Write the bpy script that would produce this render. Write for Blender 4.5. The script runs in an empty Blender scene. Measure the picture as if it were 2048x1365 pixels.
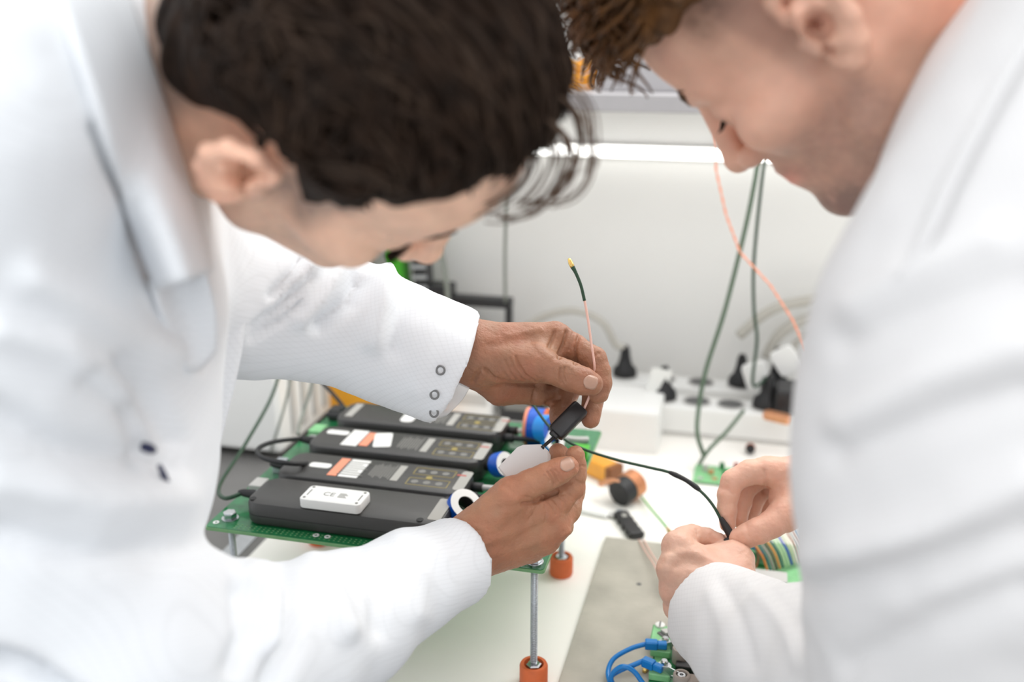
import bpy, bmesh, math, random
import numpy as np
from mathutils import Vector, Matrix, Euler

random.seed(7); rng = np.random.default_rng(7)
scene = bpy.context.scene
COL = scene.collection

# ------------------------------------------------------------------ camera
ZT = 0.75                                   # height of the bench top
TH, YAW, HC = math.radians(18), math.radians(14), 0.608
FPX = 2048 / 36 * 35
FW = np.array([-math.sin(YAW) * math.cos(TH), math.cos(YAW) * math.cos(TH), -math.sin(TH)])
RT = np.array([math.cos(YAW), math.sin(YAW), 0.0])
DN = np.cross(FW, RT)
CAM = np.array([0, 0, ZT + HC])
cd = bpy.data.cameras.new('camera'); cam = bpy.data.objects.new('camera', cd); COL.objects.link(cam)
cd.lens = 35; cd.sensor_width = 36; cd.clip_start = 0.02
cam.location = CAM; cam.rotation_euler = (math.pi / 2 - TH, 0, YAW)
cd.dof.use_dof = True; cd.dof.focus_distance = 0.865; cd.dof.aperture_fstop = 2.8
scene.camera = cam

# ------------------------------------------------------------------ world, lamps, exposure
w = bpy.data.worlds.new('world'); scene.world = w; w.use_nodes = True
bg = w.node_tree.nodes['Background']; bg.inputs[0].default_value = (0.955, 0.975, 1.0, 1); bg.inputs[1].default_value = 1.10

def area(name, loc, target, sx, sy, power, col=(1, 1, 1)):
    l = bpy.data.lights.new(name, 'AREA'); l.shape = 'RECTANGLE'; l.size = sx; l.size_y = sy; l.energy = power; l.color = col
    o = bpy.data.objects.new(name, l); COL.objects.link(o); o.location = loc
    o.rotation_euler = (Vector(target) - Vector(loc)).to_track_quat('-Z', 'Y').to_euler(); return o
area('ceiling_panel_light', (-0.1, 1.05, 2.7), (-0.15, 0.9, 0.75), 1.6, 0.8, 6, (1, 0.985, 0.96))
area('front_fill_light', (0.1, -0.7, 2.7), (0, 1.4, 0.95), 2.2, 1.2, 14, (1, 0.985, 0.965))  # unseen fill lamp, added to brighten the wall and near sides of faces
area('back_rim_light', (0.05, 1.54, 1.80), (-0.15, 0.75, 0.92), 1.8, 0.30, 13.5, (1, 0.985, 0.95))  # unseen backlight added above the shelf for rim highlights on hands and sleeves
vs = scene.view_settings
vs.view_transform = 'Standard'; vs.look = 'None'; vs.exposure = 0.08; vs.gamma = 1; vs.use_curve_mapping = False

# ------------------------------------------------------------------ helpers
def Pc(px, py, d):
    return CAM + d * (FW + RT * (px - 1024) / FPX + DN * (py - 682.5) / FPX)
def Gz(px, py, z=0.0):
    r = FW + RT * (px - 1024) / FPX + DN * (py - 682.5) / FPX
    return CAM + (z - HC) / r[2] * r
def Vy(px, py, y):
    r = FW + RT * (px - 1024) / FPX + DN * (py - 682.5) / FPX
    return CAM + y / r[1] * r
def project(v):
    q = np.asarray(v) - CAM; d = q @ FW
    return 1024 + FPX * (q @ RT) / d, 682.5 + FPX * (q @ DN) / d, d

MATS = {}
def mat(name, col, rough=0.5, metal=0.0, var=0.0, vscale=40.0, bump=0.0, bscale=200.0, sss=0.0, emit=0.0, trans=0.0, coat=0.0, alpha=1.0, attr=False, spec=None):
    if name in MATS: return MATS[name]
    m = bpy.data.materials.new(name); m.use_nodes = True; nt = m.node_tree; b = nt.nodes['Principled BSDF']
    b.inputs['Roughness'].default_value = rough; b.inputs['Metallic'].default_value = metal
    c4 = (*col, 1); b.inputs['Base Color'].default_value = c4
    tc = nt.nodes.new('ShaderNodeTexCoord')
    out = None
    if attr:
        a = nt.nodes.new('ShaderNodeAttribute'); a.attribute_name = 'tint'; out = a.outputs['Color']
    if var:
        n = nt.nodes.new('ShaderNodeTexNoise'); n.inputs['Scale'].default_value = vscale; n.inputs['Detail'].default_value = 5
        nt.links.new(tc.outputs['Object'], n.inputs['Vector'])
        mr = nt.nodes.new('ShaderNodeMapRange'); mr.inputs[1].default_value = .3; mr.inputs[2].default_value = .7
        mr.inputs[3].default_value = 1 - var; mr.inputs[4].default_value = 1 + var
        nt.links.new(n.outputs[0], mr.inputs[0])
        mx = nt.nodes.new('ShaderNodeVectorMath'); mx.operation = 'SCALE'; mx.inputs[0].default_value = col
        if out is not None: nt.links.new(out, mx.inputs[0])
        nt.links.new(mr.outputs[0], mx.inputs['Scale']); out = mx.outputs[0]
    if out is not None: nt.links.new(out, b.inputs['Base Color'])
    if bump:
        n2 = nt.nodes.new('ShaderNodeTexNoise'); n2.inputs['Scale'].default_value = bscale; n2.inputs['Detail'].default_value = 4
        nt.links.new(tc.outputs['Object'], n2.inputs['Vector'])
        bp = nt.nodes.new('ShaderNodeBump'); bp.inputs['Strength'].default_value = bump; bp.inputs['Distance'].default_value = 0.001
        nt.links.new(n2.outputs[0], bp.inputs['Height']); nt.links.new(bp.outputs[0], b.inputs['Normal'])
    if sss:
        b.inputs['Subsurface Weight'].default_value = sss; b.inputs['Subsurface Radius'].default_value = (1, .35, .2); b.inputs['Subsurface Scale'].default_value = .006
    if emit:
        b.inputs['Emission Color'].default_value = c4; b.inputs['Emission Strength'].default_value = emit
    if trans: b.inputs['Transmission Weight'].default_value = trans
    if coat: b.inputs['Coat Weight'].default_value = coat
    if spec is not None: b.inputs['Specular IOR Level'].default_value = spec
    if alpha < 1: b.inputs['Alpha'].default_value = alpha
    MATS[name] = m; return m

def mesh(name, V, Fc, m, parent=None, smooth=False, auto=None):
    me = bpy.data.meshes.new(name)
    me.from_pydata([tuple(map(float, v)) for v in V], [], [tuple(map(int, f)) for f in Fc])
    if smooth: me.polygons.foreach_set('use_smooth', [True] * len(me.polygons))
    me.materials.append(m if not isinstance(m, str) else MATS[m]); me.update()
    o = bpy.data.objects.new(name, me); COL.objects.link(o)
    if parent is not None: o.parent = parent
    if auto: me.set_sharp_from_angle(angle=math.radians(auto))
    return o
def tag(o, label, cat, group=None, kind=None):
    if label: o['label'] = label
    if cat: o['category'] = cat
    if group: o['group'] = group
    if kind: o['kind'] = kind
    return o
def thing(name, label, cat, loc, rz=0.0, group=None):
    o = bpy.data.objects.new(name, None); o.empty_display_size = .02; COL.objects.link(o)
    o.location = tuple(loc); o.rotation_euler = (0, 0, rz); return tag(o, label, cat, group)

class MB:
    """collects shapes into one mesh"""
    def __init__(s): s.V = []; s.F = []
    def add(s, V, Fc, M=None):
        n = len(s.V)
        for v in V: s.V.append(tuple(M @ Vector(v)) if M is not None else tuple(v))
        s.F += [tuple(i + n for i in f) for f in Fc]; return s
    def build(s, name, m, parent=None, smooth=False, auto=None): return mesh(name, s.V, s.F, m, parent, smooth, auto)
    def box(s, x0, x1, y0, y1, z0, z1, b=0.0, M=None):
        return s.rbox(x0, x1, y0, y1, z0, z1, b, b, 1, M)
    def rbox(s, x0, x1, y0, y1, z0, z1, r=0.0, b=0.0, n=4, M=None):
        """rounded-corner slab: corner radius r in plan, bevel b at top and bottom edges"""
        r = max(r, b, 1e-6)
        def loop(ins, z):
            L = []; rr = max(r - ins, 1e-6)
            for cx, cy, a0 in ((x1 - r, y1 - r, 0), (x0 + r, y1 - r, 90), (x0 + r, y0 + r, 180), (x1 - r, y0 + r, 270)):
                for k in range(n + 1):
                    a = math.radians(a0 + 90 * k / n); L.append((cx + rr * math.cos(a), cy + rr * math.sin(a), z))
            return L
        if b > 0: loops = [loop(b, z0), loop(b * .3, z0 + b * .3), loop(0, z0 + b), loop(0, z1 - b), loop(b * .3, z1 - b * .3), loop(b, z1)]
        else: loops = [loop(0, z0), loop(0, z1)]
        return s.stack(loops, M)
    def stack(s, loops, M=None, cap0=True, cap1=True, closed=True):
        n = len(loops[0]); V = [v for L in loops for v in L]; Fc = []
        for i in range(len(loops) - 1):
            for j in range(n if closed else n - 1):
                k = (j + 1) % n
                Fc.append((i * n + j, i * n + k, (i + 1) * n + k, (i + 1) * n + j))
        if cap0: Fc.append(tuple(range(n - 1, -1, -1)))
        if cap1: Fc.append(tuple(range((len(loops) - 1) * n, len(loops) * n)))
        return s.add(V, Fc, M)
    def lathe(s, prof, n=24, M=None, cap0=True, cap1=True):
        return s.stack([[(r * math.cos(2 * math.pi * k / n), r * math.sin(2 * math.pi * k / n), z) for k in range(n)] for r, z in prof], M, cap0, cap1)
    def ring(s, ro, ri, h, n=32, M=None, b=0.001):
        """a ring with a hole, axis z, centred"""
        pr = [(ri, -h / 2 + b), (ri + b, -h / 2), (ro - b, -h / 2), (ro, -h / 2 + b), (ro, h / 2 - b), (ro - b, h / 2), (ri + b, h / 2), (ri, h / 2 - b), (ri, -h / 2 + b)]
        return s.lathe(pr, n, M, False, False)
    def prism(s, poly, z0, z1, M=None):
        return s.stack([[(x, y, z0) for x, y in poly], [(x, y, z1) for x, y in poly]], M)
    def tube(s, pts, r, n=8, sub=6, caps=True):
        pts = [np.asarray(p, float) for p in pts]
        rr = list(r) if hasattr(r, '__len__') else [r] * len(pts)
        if sub > 1 and len(pts) > 2:
            Q = []; R2 = []
            for i in range(len(pts) - 1):
                p0, p1, p2, p3 = pts[max(i - 1, 0)], pts[i], pts[i + 1], pts[min(i + 2, len(pts) - 1)]
                for k in range(sub):
                    t = k / sub
                    Q.append(.5 * (2 * p1 + (p2 - p0) * t + (2 * p0 - 5 * p1 + 4 * p2 - p3) * t * t + (3 * p1 - p0 - 3 * p2 + p3) * t ** 3)); R2.append(rr[i] * (1 - t) + rr[i + 1] * t)
            Q.append(pts[-1]); R2.append(rr[-1]); pts, rr = Q, R2
        loops = []; u = None
        for i, p in enumerate(pts):
            t = pts[min(i + 1, len(pts) - 1)] - pts[max(i - 1, 0)]; t = t / (np.linalg.norm(t) + 1e-12)
            if u is None:
                a = np.array([0, 0, 1.]) if abs(t[2]) < .9 else np.array([1., 0, 0]); u = np.cross(t, a)
            u = u - t * (u @ t); u /= np.linalg.norm(u) + 1e-12; v = np.cross(t, u)
            loops.append([tuple(p + rr[i] * (u * math.cos(2 * math.pi * k / n) + v * math.sin(2 * math.pi * k / n))) for k in range(n)])
        return s.stack(loops, None, caps, caps)
def align(p, zdir, xdir=None):
    """matrix at p whose z axis points along zdir"""
    z = Vector(zdir).normalized(); x = Vector(xdir) if xdir is not None else (Vector((0, 0, 1)) if abs(z.z) < .9 else Vector((1, 0, 0)))
    x = (x - z * x.dot(z)).normalized(); y = z.cross(x)
    M = Matrix((x, y, z)).transposed().to_4x4(); M.translation = Vector(p); return M
def T(x, y, z, rz=0, rx=0, ry=0): return Matrix.Translation((x, y, z)) @ Euler((rx, ry, rz)).to_matrix().to_4x4()
def wire(name, pts, r, m, label=None, cat='cable', parent=None, n=8, sub=6, group=None):
    o = MB().tube(pts, r, n, sub).build(name, m, parent, True)
    if label: tag(o, label, cat, group)
    return o

# ------------------------------------------------------------------ materials
mat('wall_paint', (.83, .825, .80), .75, var=.012, vscale=6, bump=.05, bscale=300)
mat('bench_dark', (.16, .155, .15), .45, var=.06, vscale=25)
mat('mat_white', (.93, .905, .855), .5, var=.03, vscale=9, bump=.04)
mat('floor_grey', (.38, .37, .36), .5, var=.08, vscale=8)
mat('shelf_grey', (.40, .39, .40), .45, var=.02)
mat('lamp_tube', (1, 1, .97), .4, emit=3.6)
mat('plastic_black', (.016, .016, .018), .38, var=.1, bump=.08, bscale=900)
mat('plastic_brick', (.030, .0285, .027), .42, var=.08, bump=.15, bscale=1500, spec=.8)
mat('rubber_black', (.012, .012, .013), .55)
mat('plastic_white', (.83, .83, .81), .35, var=.01)
mat('plastic_grey', (.52, .51, .49), .4, var=.02)
mat('label_white', (.80, .80, .77), .5); mat('label_orange', (.85, .30, .18), .5); mat('print_grey', (.20, .195, .18), .5)
mat('print_yellow', (.34, .27, .08), .5); mat('print_red', (.45, .10, .08), .5); mat('print_dark', (.10, .10, .10), .5)
mat('label_silver', (.40, .39, .36), .35)
mat('pcb_green', (.012, .17, .055), .3, var=.22, vscale=160, coat=.4)
mat('pcb_edge', (.17, .36, .16), .5, var=.1, vscale=90)
mat('pcb_pale', (.22, .52, .24), .4, var=.12, vscale=120)
mat('steel', (.62, .64, .66), .25, metal=1, var=.08, vscale=200); mat('steel_dull', (.50, .53, .56), .42, metal=.85, var=.1, vscale=300)
mat('gold', (.85, .60, .20), .3, metal=1); mat('copper', (.72, .34, .18), .35, metal=.6, var=.15, vscale=300)
mat('rubber_orange', (.62, .13, .035), .6, var=.06, vscale=120)
mat('ring_blue', (.004, .10, .55), .35); mat('ring_light_blue', (.01, .26, .72), .35)
mat('yellow_paint', (.90, .42, .03), .4, var=.03); mat('orange_tape', (.80, .35, .03), .35, var=.06, vscale=60); mat('brown_tape', (.22, .07, .01), .4)
mat('green_paint', (.06, .42, .02), .4); mat('wire_green', (.085, .135, .085), .5); mat('wire_green_dark', (.012, .05, .022), .5); mat('wire_grey', (.24, .26, .23), .5)
mat('hose_grey', (.50, .48, .43), .5); mat('wire_orange', (.85, .34, .21), .5); mat('wire_pink', (.80, .50, .42), .45); mat('wire_blue', (.005, .19, .55), .35)
mat('slab', (.42, .395, .34), .8, var=.13, vscale=22, bump=.5, bscale=120); mat('slab_edge', (.5, .48, .42), .8, var=.1)
mat('grey_plastic_terminal', (.36, .31, .27), .5, var=.05); mat('clear_film', (.86, .88, .90), .15, alpha=.55)
mat('plastic_offwhite', (.74, .725, .715), .4, var=.01)
mat('nail', (.52, .31, .23), .3, sss=.1)

# ------------------------------------------------------------------ setting
def L(p): return (p[0], p[1], p[2])
YW = 1.62
def struct(name, mb, m, **k): return tag(mb.build(name, m, **k), None, None, kind='structure')
struct('floor', MB().box(-3, 3, -1.5, 1.75, -0.05, 0), 'floor_grey')
struct('wall_back', MB().box(-3, 3, YW, YW + .12, 0, 3.0), 'wall_paint')
bench = thing('workbench', 'long dark grey workbench standing along the white back wall', 'workbench', (0, .70, 0))
MB().box(-1.9, 1.9, 0, YW - .705, ZT - .035, ZT - .003, .002).build('bench_top', 'bench_dark', bench)
for x in (-1.8, 1.8):
    for y in (.06, YW - .80): MB().box(x - .03, x + .03, y - .03, y + .03, 0, ZT - .035, .003).build('leg', 'steel_dull', bench)
MB().box(-1.77, 1.77, YW - .82, YW - .79, .30, .36, .002).build('cross_rail', 'steel_dull', bench)
wm = MB().rbox(-.556, 1.5, .715, YW - .02, ZT - .003, ZT, .006, .001).build('bench_mat', 'mat_white')
tag(wm, 'large white work mat covering the dark bench top', 'mat')

sh = thing('wall_shelf', 'grey shelf board on the white wall above the bench', 'shelf', (0, YW, ZT + .48))
MB().box(-2.2, 2.2, -.20, 0, .002, .027, .002).build('shelf_board', 'shelf_grey', sh)
for x in (-1.6, -.9, .5, 1.6): MB().box(x - .006, x + .006, -.17, -.002, -.012, .002, .001).build('bracket', 'steel_dull', sh)
lt = thing('tube_lamp', 'slim white tube lamp glowing on the wall below the shelf', 'lamp', (-.15, YW, ZT + .400))
MB().box(-.55, .55, -.012, 0, -.006, .014, .002).build('lamp_housing', 'plastic_white', lt)
MB().tube([(-.54, -.018, .004), (.54, -.018, .004)], .0085, 12, 1).build('lamp_tube', 'lamp_tube', lt, True)
for x in (-.545, .545): MB().box(x - .008, x + .008, -.028, -.002, -.008, .016, .002).build('end_cap', 'plastic_white', lt)

# yellow coil and grey box on the shelf, seen between the two heads
c0 = Vy(1150, 95, 1.50)
yc = thing('cable_coil', 'yellow cable coil lying on the shelf between the two heads', 'cable', (c0[0], 1.50, ZT + .507))
for k in range(5):
    r = .028 + .004 * (k % 3); a = .4 * k
    MB().tube([(r * math.cos(t + a) * (1 + .15 * math.sin(3 * t + k)), .6 * r * math.sin(t + a), .006 + .009 * k + .006 * math.sin(2 * t + k)) for t in np.linspace(0, 2 * math.pi, 14)], .0032, 6, 3).build('loop', 'orange_tape', yc, True)
sb = thing('storage_box', 'dark grey storage box on the shelf behind the heads', 'box', (c0[0] + .13, 1.52, ZT + .507))
MB().rbox(-.09, .09, -.05, .05, 0, .07, .006, .002).build('box_body', 'shelf_grey', sb); MB().rbox(-.093, .093, -.053, .053, .07, .085, .008, .003).build('lid', 'bench_dark', sb)

# tall white equipment cabinet at the left
cab = thing('equipment_cabinet', 'tall white equipment cabinet with ribbed side standing on the bench', 'cabinet', (-.64, 1.195, ZT - .003))
MB().box(-.62, 0, .0, .37, .012, .42, .006).build('cabinet_body', 'plastic_white', cab)
for i in range(9): MB().box(-.002, .004, .035 + i * .036, .049 + i * .036, .03, .40, .001).build('rib', 'plastic_grey', cab)
for x in (-.58, -.04):
    for y in (.04, .33): MB().lathe([(.014, 0), (.014, .012)], 12, T(x, y, 0)).build('foot', 'rubber_black', cab)

# green and black instrument stand behind the far sleeve
g0 = Gz(870, 760, 0)
st = thing('instrument_stand', 'black instrument stand with bright green upright behind the sleeve', 'stand', (Vy(830, 600, 1.54)[0], 1.54, ZT))
def S(px, py): q = Vy(px, py, 1.54); return (q[0] - st.location[0], q[2] - ZT)
a, b_ = S(812, 470), S(832, 640)
MB().box(-.012, .012, -.02, .02, 0, .36, .002, T(a[0] * .5 + b_[0] * .5, 0, 0, 0, 0, -.10)).build('green_upright', 'green_paint', st)
MB().box(-.010, .012, -.018, .022, 0, .36, .002, T(b_[0] + .022, .01, 0, 0, 0, -.06)).build('black_column', 'plastic_black', st)
for i in range(12): MB().box(-.012, .014, -.021, -.018, .12 + i * .018, .127 + i * .018, 0, T(b_[0] + .022, .01, 0, 0, 0, -.06)).build('column_tooth', 'steel_dull', st)
a, b_ = S(850, 600), S(1024, 616)
MB().box(a[0], b_[0], -.012, .012, b_[1], b_[1] + .016, .002).build('cross_bar', 'plastic_black', st)
MB().box(b_[0] - .010, b_[0], -.008, .008, 0, b_[1], .001).build('front_leg', 'plastic_black', st)
MB().box(a[0] + .01, a[0] + .05, -.02, .02, 0, b_[1] + .034, .003).build('clamp_block', 'plastic_black', st)
MB().box(a[0] - .06, b_[0] + .01, -.04, .05, 0, .012, .003).build('base_plate', 'plastic_black', st)
wire('lead_cable', [Vy(862, 440, 1.49), Vy(872, 470, 1.485), Vy(888, 530, 1.48), Vy(896, 600, 1.48), Vy(900, 690, 1.48), Gz(902, 800, .004)], .004, 'wire_grey', 'thin grey lead hanging beside the green upright')
wire('hanging_cable', [Vy(1016, 190, 1.47), Vy(1014, 330, 1.47), Vy(1012, 420, 1.47), Vy(1010, 520, 1.50), Vy(1011, 604, 1.53)], .0028, 'wire_grey', 'straight grey cable hanging down the wall onto the black stand')

# yellow box behind the power bricks
q = Gz(655, 832, 0)
yb = thing('yellow_box', 'orange yellow tool box behind the black power bricks', 'box', (q[0], q[1], ZT))
MB().rbox(0, .15, 0, .07, .0, .068, .006, .003).build('box_body', 'yellow_paint', yb)
MB().rbox(.15, .185, .01, .065, 0, .060, .005, .002).build('end_block', 'orange_tape', yb)
MB().rbox(.02, .13, .015, .06, .068, .074, .004, .002).build('lid', 'yellow_paint', yb)
MB().box(.03, .07, -.001, .0, .05, .062).build('label_strip', 'green_paint', yb)
# white and black boxes beyond the bricks, under the far hand
q = Gz(955, 845, 0)
wb = thing('white_module', 'small white module on the bench under the raised hand', 'module', (q[0], q[1] + .02, ZT))
MB().rbox(-.06, .02, 0, .045, 0, .055, .008, .003).build('module_body', 'plastic_white', wb); MB().box(-.05, .01, -.0008, 0, .02, .04).build('label', 'plastic_grey', wb)
kb = thing('black_adapter', 'black mains adapter standing beside the white module', 'adapter', (q[0] + .03, q[1] + .015, ZT))
MB().rbox(0, .075, 0, .05, 0, .06, .008, .004).build('adapter_body', 'plastic_black', kb); MB().box(.01, .05, -.0006, 0, .02, .045).build('rating_label', 'print_grey', kb)
# white carton right of the raised hand
q = Gz(1212, 900, 0)
wc = thing('white_carton', 'plain white carton on the mat right of the raised hand', 'box', (q[0], q[1], ZT), 0)
MB().rbox(-.03, .075, 0, .11, 0, .062, .002, .001).build('carton_body', 'plastic_white', wc); MB().box(-.028, .073, .002, .108, .062, .0635).build('lid', 'plastic_white', wc)

# ------------------------------------------------------------------ power strips and plugs
def plug(parent_name, p, label, tilt=0.0, m='rubber_black', cable=None):
    t = thing('mains_plug', label, 'plug', p, 0, 'plugs in the power strips')
    MB().lathe([(.019, 0), (.020, .004), (.019, .012), (.012, .020), (.0085, .034), (.007, .046), (.005, .052)], 18, T(0, 0, 0, 0, 0, tilt)).build('plug_body', m, t, True, 50)
    for k in range(4): MB().ring(.0095 - .0006 * k, .006, .002, 14, T(0, 0, .030 + k * .005, 0, 0, tilt), .0004).build('strain_rib', m, t, True)
    return t
def strip(x0, x1, y0, y1, h, n, label):
    t = thing('power_strip', label, 'power strip', ((x0 + x1) / 2, (y0 + y1) / 2, ZT), 0)
    hx, hy = (x1 - x0) / 2, (y1 - y0) / 2
    MB().rbox(-hx, hx, -hy, hy, 0, h, .006, .004).build('strip_body', 'plastic_white', t, False)
    MB().box(-hx + .002, hx - .002, -hy - .0006, -hy + .001, .004, .008).build('base_seam', 'plastic_grey', t)
    S_ = []
    for i in range(n):
        x = -hx + .045 + i * (2 * hx - .09) / (n - 1)
        so = MB().ring(.0215, .0185, .003, 24, T(x, 0, h + .001), .0006).build('socket', 'plastic_grey', t, True, 40)
        MB().lathe([(.0185, 0), (.0185, .0006)], 24, T(x, 0, h + .0002)).build('socket_well', 'print_dark', so)
        S_.append((t.location[0] + x, t.location[1], ZT + h + .0015))
    return t, S_
_, sf = strip(-.165, .128, 1.42, 1.475, .048, 5, 'front white power strip lying across the mat')
_, sk = strip(-.30, .10, 1.515, 1.565, .046, 6, 'rear white power strip against the wall')
plug('p', sf[0], 'black plug with white tag in the first socket of the front strip')
plug('p', sf[3], 'black plug in the front strip where a green cable crosses', .1)
plug('p', sk[0], 'black plug on the far left of the rear strip under a grey cable')
plug('p', sk[1], 'black plug beside the raised fingertips on the rear strip')
plug('p', sk[4], 'black plug standing alone in the middle right of the rear strip')
tg = MB().box(-.016, .016, -.0006, .0006, 0, .046, 0, T(sf[0][0] - .012, sf[0][1] - .012, ZT + .055, .3, 0, .2)).build('paper_tag', 'label_white'); tag(tg, 'white paper tag leaning on the first plug', 'tag')
# big black adapter and white tagged plugs at the right end
ba = thing('wall_adapter', 'large black mains adapter at the right end of the front strip', 'adapter', (Gz(1590, 850, .05)[0], 1.452, ZT + .0495))
MB().rbox(-.030, .034, -.030, .03, 0, .036, .006, .004).build('adapter_body', 'plastic_black', ba); MB().lathe([(.018, 0), (.018, .006)], 18, T(0, 0, -.0)).build('socket_collar', 'plastic_black', ba)
for nm, px, py, rot, lb in (('a', 1513, 752, .35, 'white tag on the cable in front of the black lever plug'), ('b', 1573, 722, .6, 'white tilted tag under the grey hoses')):
    q = Vy(px, py, 1.49); o = MB().rbox(-.019, .019, -.022, .022, -.004, .004, .008, .002, 4, T(q[0], q[1], q[2], 0, math.pi / 2) @ Matrix.Rotation(rot, 4, 'Z')).build('cable_tag', 'plastic_white'); tag(o, lb, 'tag')
bl = thing('lever_plug', 'tall black angled plug between the white tags', 'plug', (Vy(1545, 790, 1.50)[0], 1.50, ZT + .0475))
MB().prism([(-.02, 0), (.022, 0), (.020, .03), (.008, .078), (-.002, .078), (-.006, .04)], -.012, .012, Euler((math.pi / 2, 0, 0)).to_matrix().to_4x4()).build('plug_body', 'plastic_black', bl); MB().box(-.014, .014, -.0135, -.012, .006, .014).build('grip', 'rubber_black', bl)
oc = MB().rbox(-.022, .022, -.010, .010, 0, .012, .009, .003, 4, T(*Gz(1555, 842, .05)[:2], ZT + .0495, -.4)).build('cable_clip', 'copper'); tag(oc, 'brown cable clip on the front strip beside the large adapter', 'clip')
# grey hoses bending behind the right man
for r, lb in ((0, 'outer grey hose arching above the power strips'), (1, 'middle grey hose arching above the power strips'), (2, 'lowest grey hose arching above the power strips')):
    pts = [[(1478, 672), (1530, 628), (1590, 606), (1680, 602), (1800, 640)], [(1532, 715), (1560, 668), (1610, 640), (1690, 632), (1800, 680)], [(1560, 735), (1590, 690), (1630, 668), (1700, 662), (1800, 710)]][r]
    wire('grey_hose', [Vy(x, y, 1.56) for x, y in pts], .0085 if r < 2 else .006, 'hose_grey', lb, 'hose', group='grey hoses')
wire('grey_cable', [Vy(1040, 660, 1.54), Vy(1090, 632, 1.54), Vy(1150, 622, 1.54), Vy(1205, 645, 1.54), Vy(1232, 690, 1.54), np.array([sk[1][0], sk[1][1], sk[1][2] + .05])], .006, 'hose_grey', 'grey cable arching into the plug behind the raised hand')
wire('black_cable', [Vy(1612, 790, 1.44), Vy(1625, 830, 1.43), Vy(1634, 870, 1.42), Gz(1628, 905, .003)], .0028, 'rubber_black', 'short black cable dropping off the right end of the front strip')
# hanging cables on the right
wire('green_cable', [Vy(1520, 290, 1.42), Vy(1512, 350, 1.41), Vy(1490, 460, 1.40), Vy(1450, 620, 1.385), Vy(1412, 740, 1.37), Vy(1397, 820, 1.35), Vy(1395, 870, 1.31), Gz(1408, 912, .02)], .0032, 'wire_green', 'thick green cable hanging from the shelf past the bowed face on the right')
wire('green_cable', [Vy(1534, 300, 1.43), Vy(1524, 360, 1.43), Vy(1508, 520, 1.43), Vy(1508, 620, 1.43), Vy(1514, 680, 1.43), Vy(1506, 770, 1.43), np.array([sf[3][0], sf[3][1], sf[3][2] + .048])], .0024, 'wire_green_dark', 'thin dark green cable hanging into the front strip plug')
wire('green_cable', [Vy(1487, 822, 1.40), Vy(1455, 862, 1.36), Vy(1418, 900, 1.31), Gz(1398, 930, .012)], .0028, 'wire_green', 'short green cable running from the front strip to the small board')
tw = [Vy(1430, 225, 1.36), Vy(1432, 340, 1.36), Vy(1452, 430, 1.35), Vy(1480, 505, 1.34), Vy(1540, 570, 1.33), Vy(1585, 640, 1.32), Vy(1612, 700, 1.31), Vy(1650, 750, 1.30), Vy(1700, 800, 1.30)]
tp = thing('twisted_wire', 'orange twisted wire pair hanging from the shelf past the bowed face on the right', 'wire', (0, 0, 0))
Q = []
for i in range(len(tw) - 1):
    for k in range(12): Q.append(tw[i] + (tw[i + 1] - tw[i]) * k / 12)
for ph in (0, math.pi):
    MB().tube([p + .0009 * (RT * math.cos(1.1 * i + ph) + np.array([0, 1, 0]) * math.sin(1.1 * i + ph)) for i, p in enumerate(Q)], .0010, 6, 1).build('strand', 'wire_orange', tp, True)
# cables hanging at the left over the cabinet
wire('black_lead', [Vy(570, 700, 1.15), Vy(545, 790, 1.10), Vy(490, 890, 1.0), Vy(440, 970, .90), np.array([*Gz(448, 990, .142)[:2], ZT + .138]), np.array([-.490, .828, ZT + .145])], .0022, 'wire_green_dark', 'thin dark lead dropping into the left end of the front brick')
wire('grey_lead', [Vy(588, 700, 1.165), Vy(575, 790, 1.16), Vy(552, 870, 1.15), Gz(540, 905, .004)], .002, 'wire_grey', 'thin grey lead hanging in front of the white cabinet')
wire('grey_lead', [Vy(632, 730, 1.16), Vy(618, 790, 1.15), Vy(602, 840, 1.12), Gz(596, 868, .14)], .0024, 'wire_grey', 'thin grey lead hanging beside the yellow box')
wire('black_lead', [Vy(590, 700, 1.12), Vy(630, 750, 1.12), Vy(680, 805, 1.09), Vy(706, 850, 1.05), Vy(690, 890, .97), Vy(640, 922, .92), Gz(590, 928, .165), Gz(530, 918, .165), Gz(515, 900, .16), Gz(545, 885, .155), np.array([-.492, .968, ZT + .146])], .0026, 'rubber_black', 'black lead looping over the left ends of the power bricks')

# ------------------------------------------------------------------ the green carrier board with four power bricks
BZ = .132
bd = thing('carrier_board', 'green circuit board on threaded posts carrying four black bricks', 'circuit board', (-.506, .7755, ZT))
bw, bl_ = .3425, .331
MB().rbox(0, bw, 0, bl_, BZ - .004, BZ - .0006, .004, .0004).build('board_edge', 'pcb_edge', bd)
MB().rbox(.0008, bw - .0008, .0008, bl_ - .0008, BZ - .0007, BZ, .004, .0).build('board_face', 'pcb_green', bd)
vias = MB()
for ix in range(60):
    for iy in range(3):
        vias.box(.03 + ix * .005, .0318 + ix * .005, .004 + iy * .0035, .0052 + iy * .0035, BZ, BZ + .0002)
for ix in range(4):
    for iy in range(60): vias.box(.262 + ix * .012, .264 + ix * .012, .02 + iy * .005, .0215 + iy * .005, BZ, BZ + .0002)
o = vias.build('solder_pads', 'pcb_edge', bd); o['kind'] = 'stuff'
for x, y in ((.115, .010), (.127, .010), (.236, .008), (.249, .008), (.008, .010), (bw - .008, .009)):
    MB().ring(.0032, .0014, .0006, 16, T(x, y, BZ + .0002), .0001).build('solder_ring', 'plastic_white', bd, True)
posts = [(.018, .020), (bw - .0115, .012), (.018, .2135), (bw - .025, .2135)]
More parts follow.
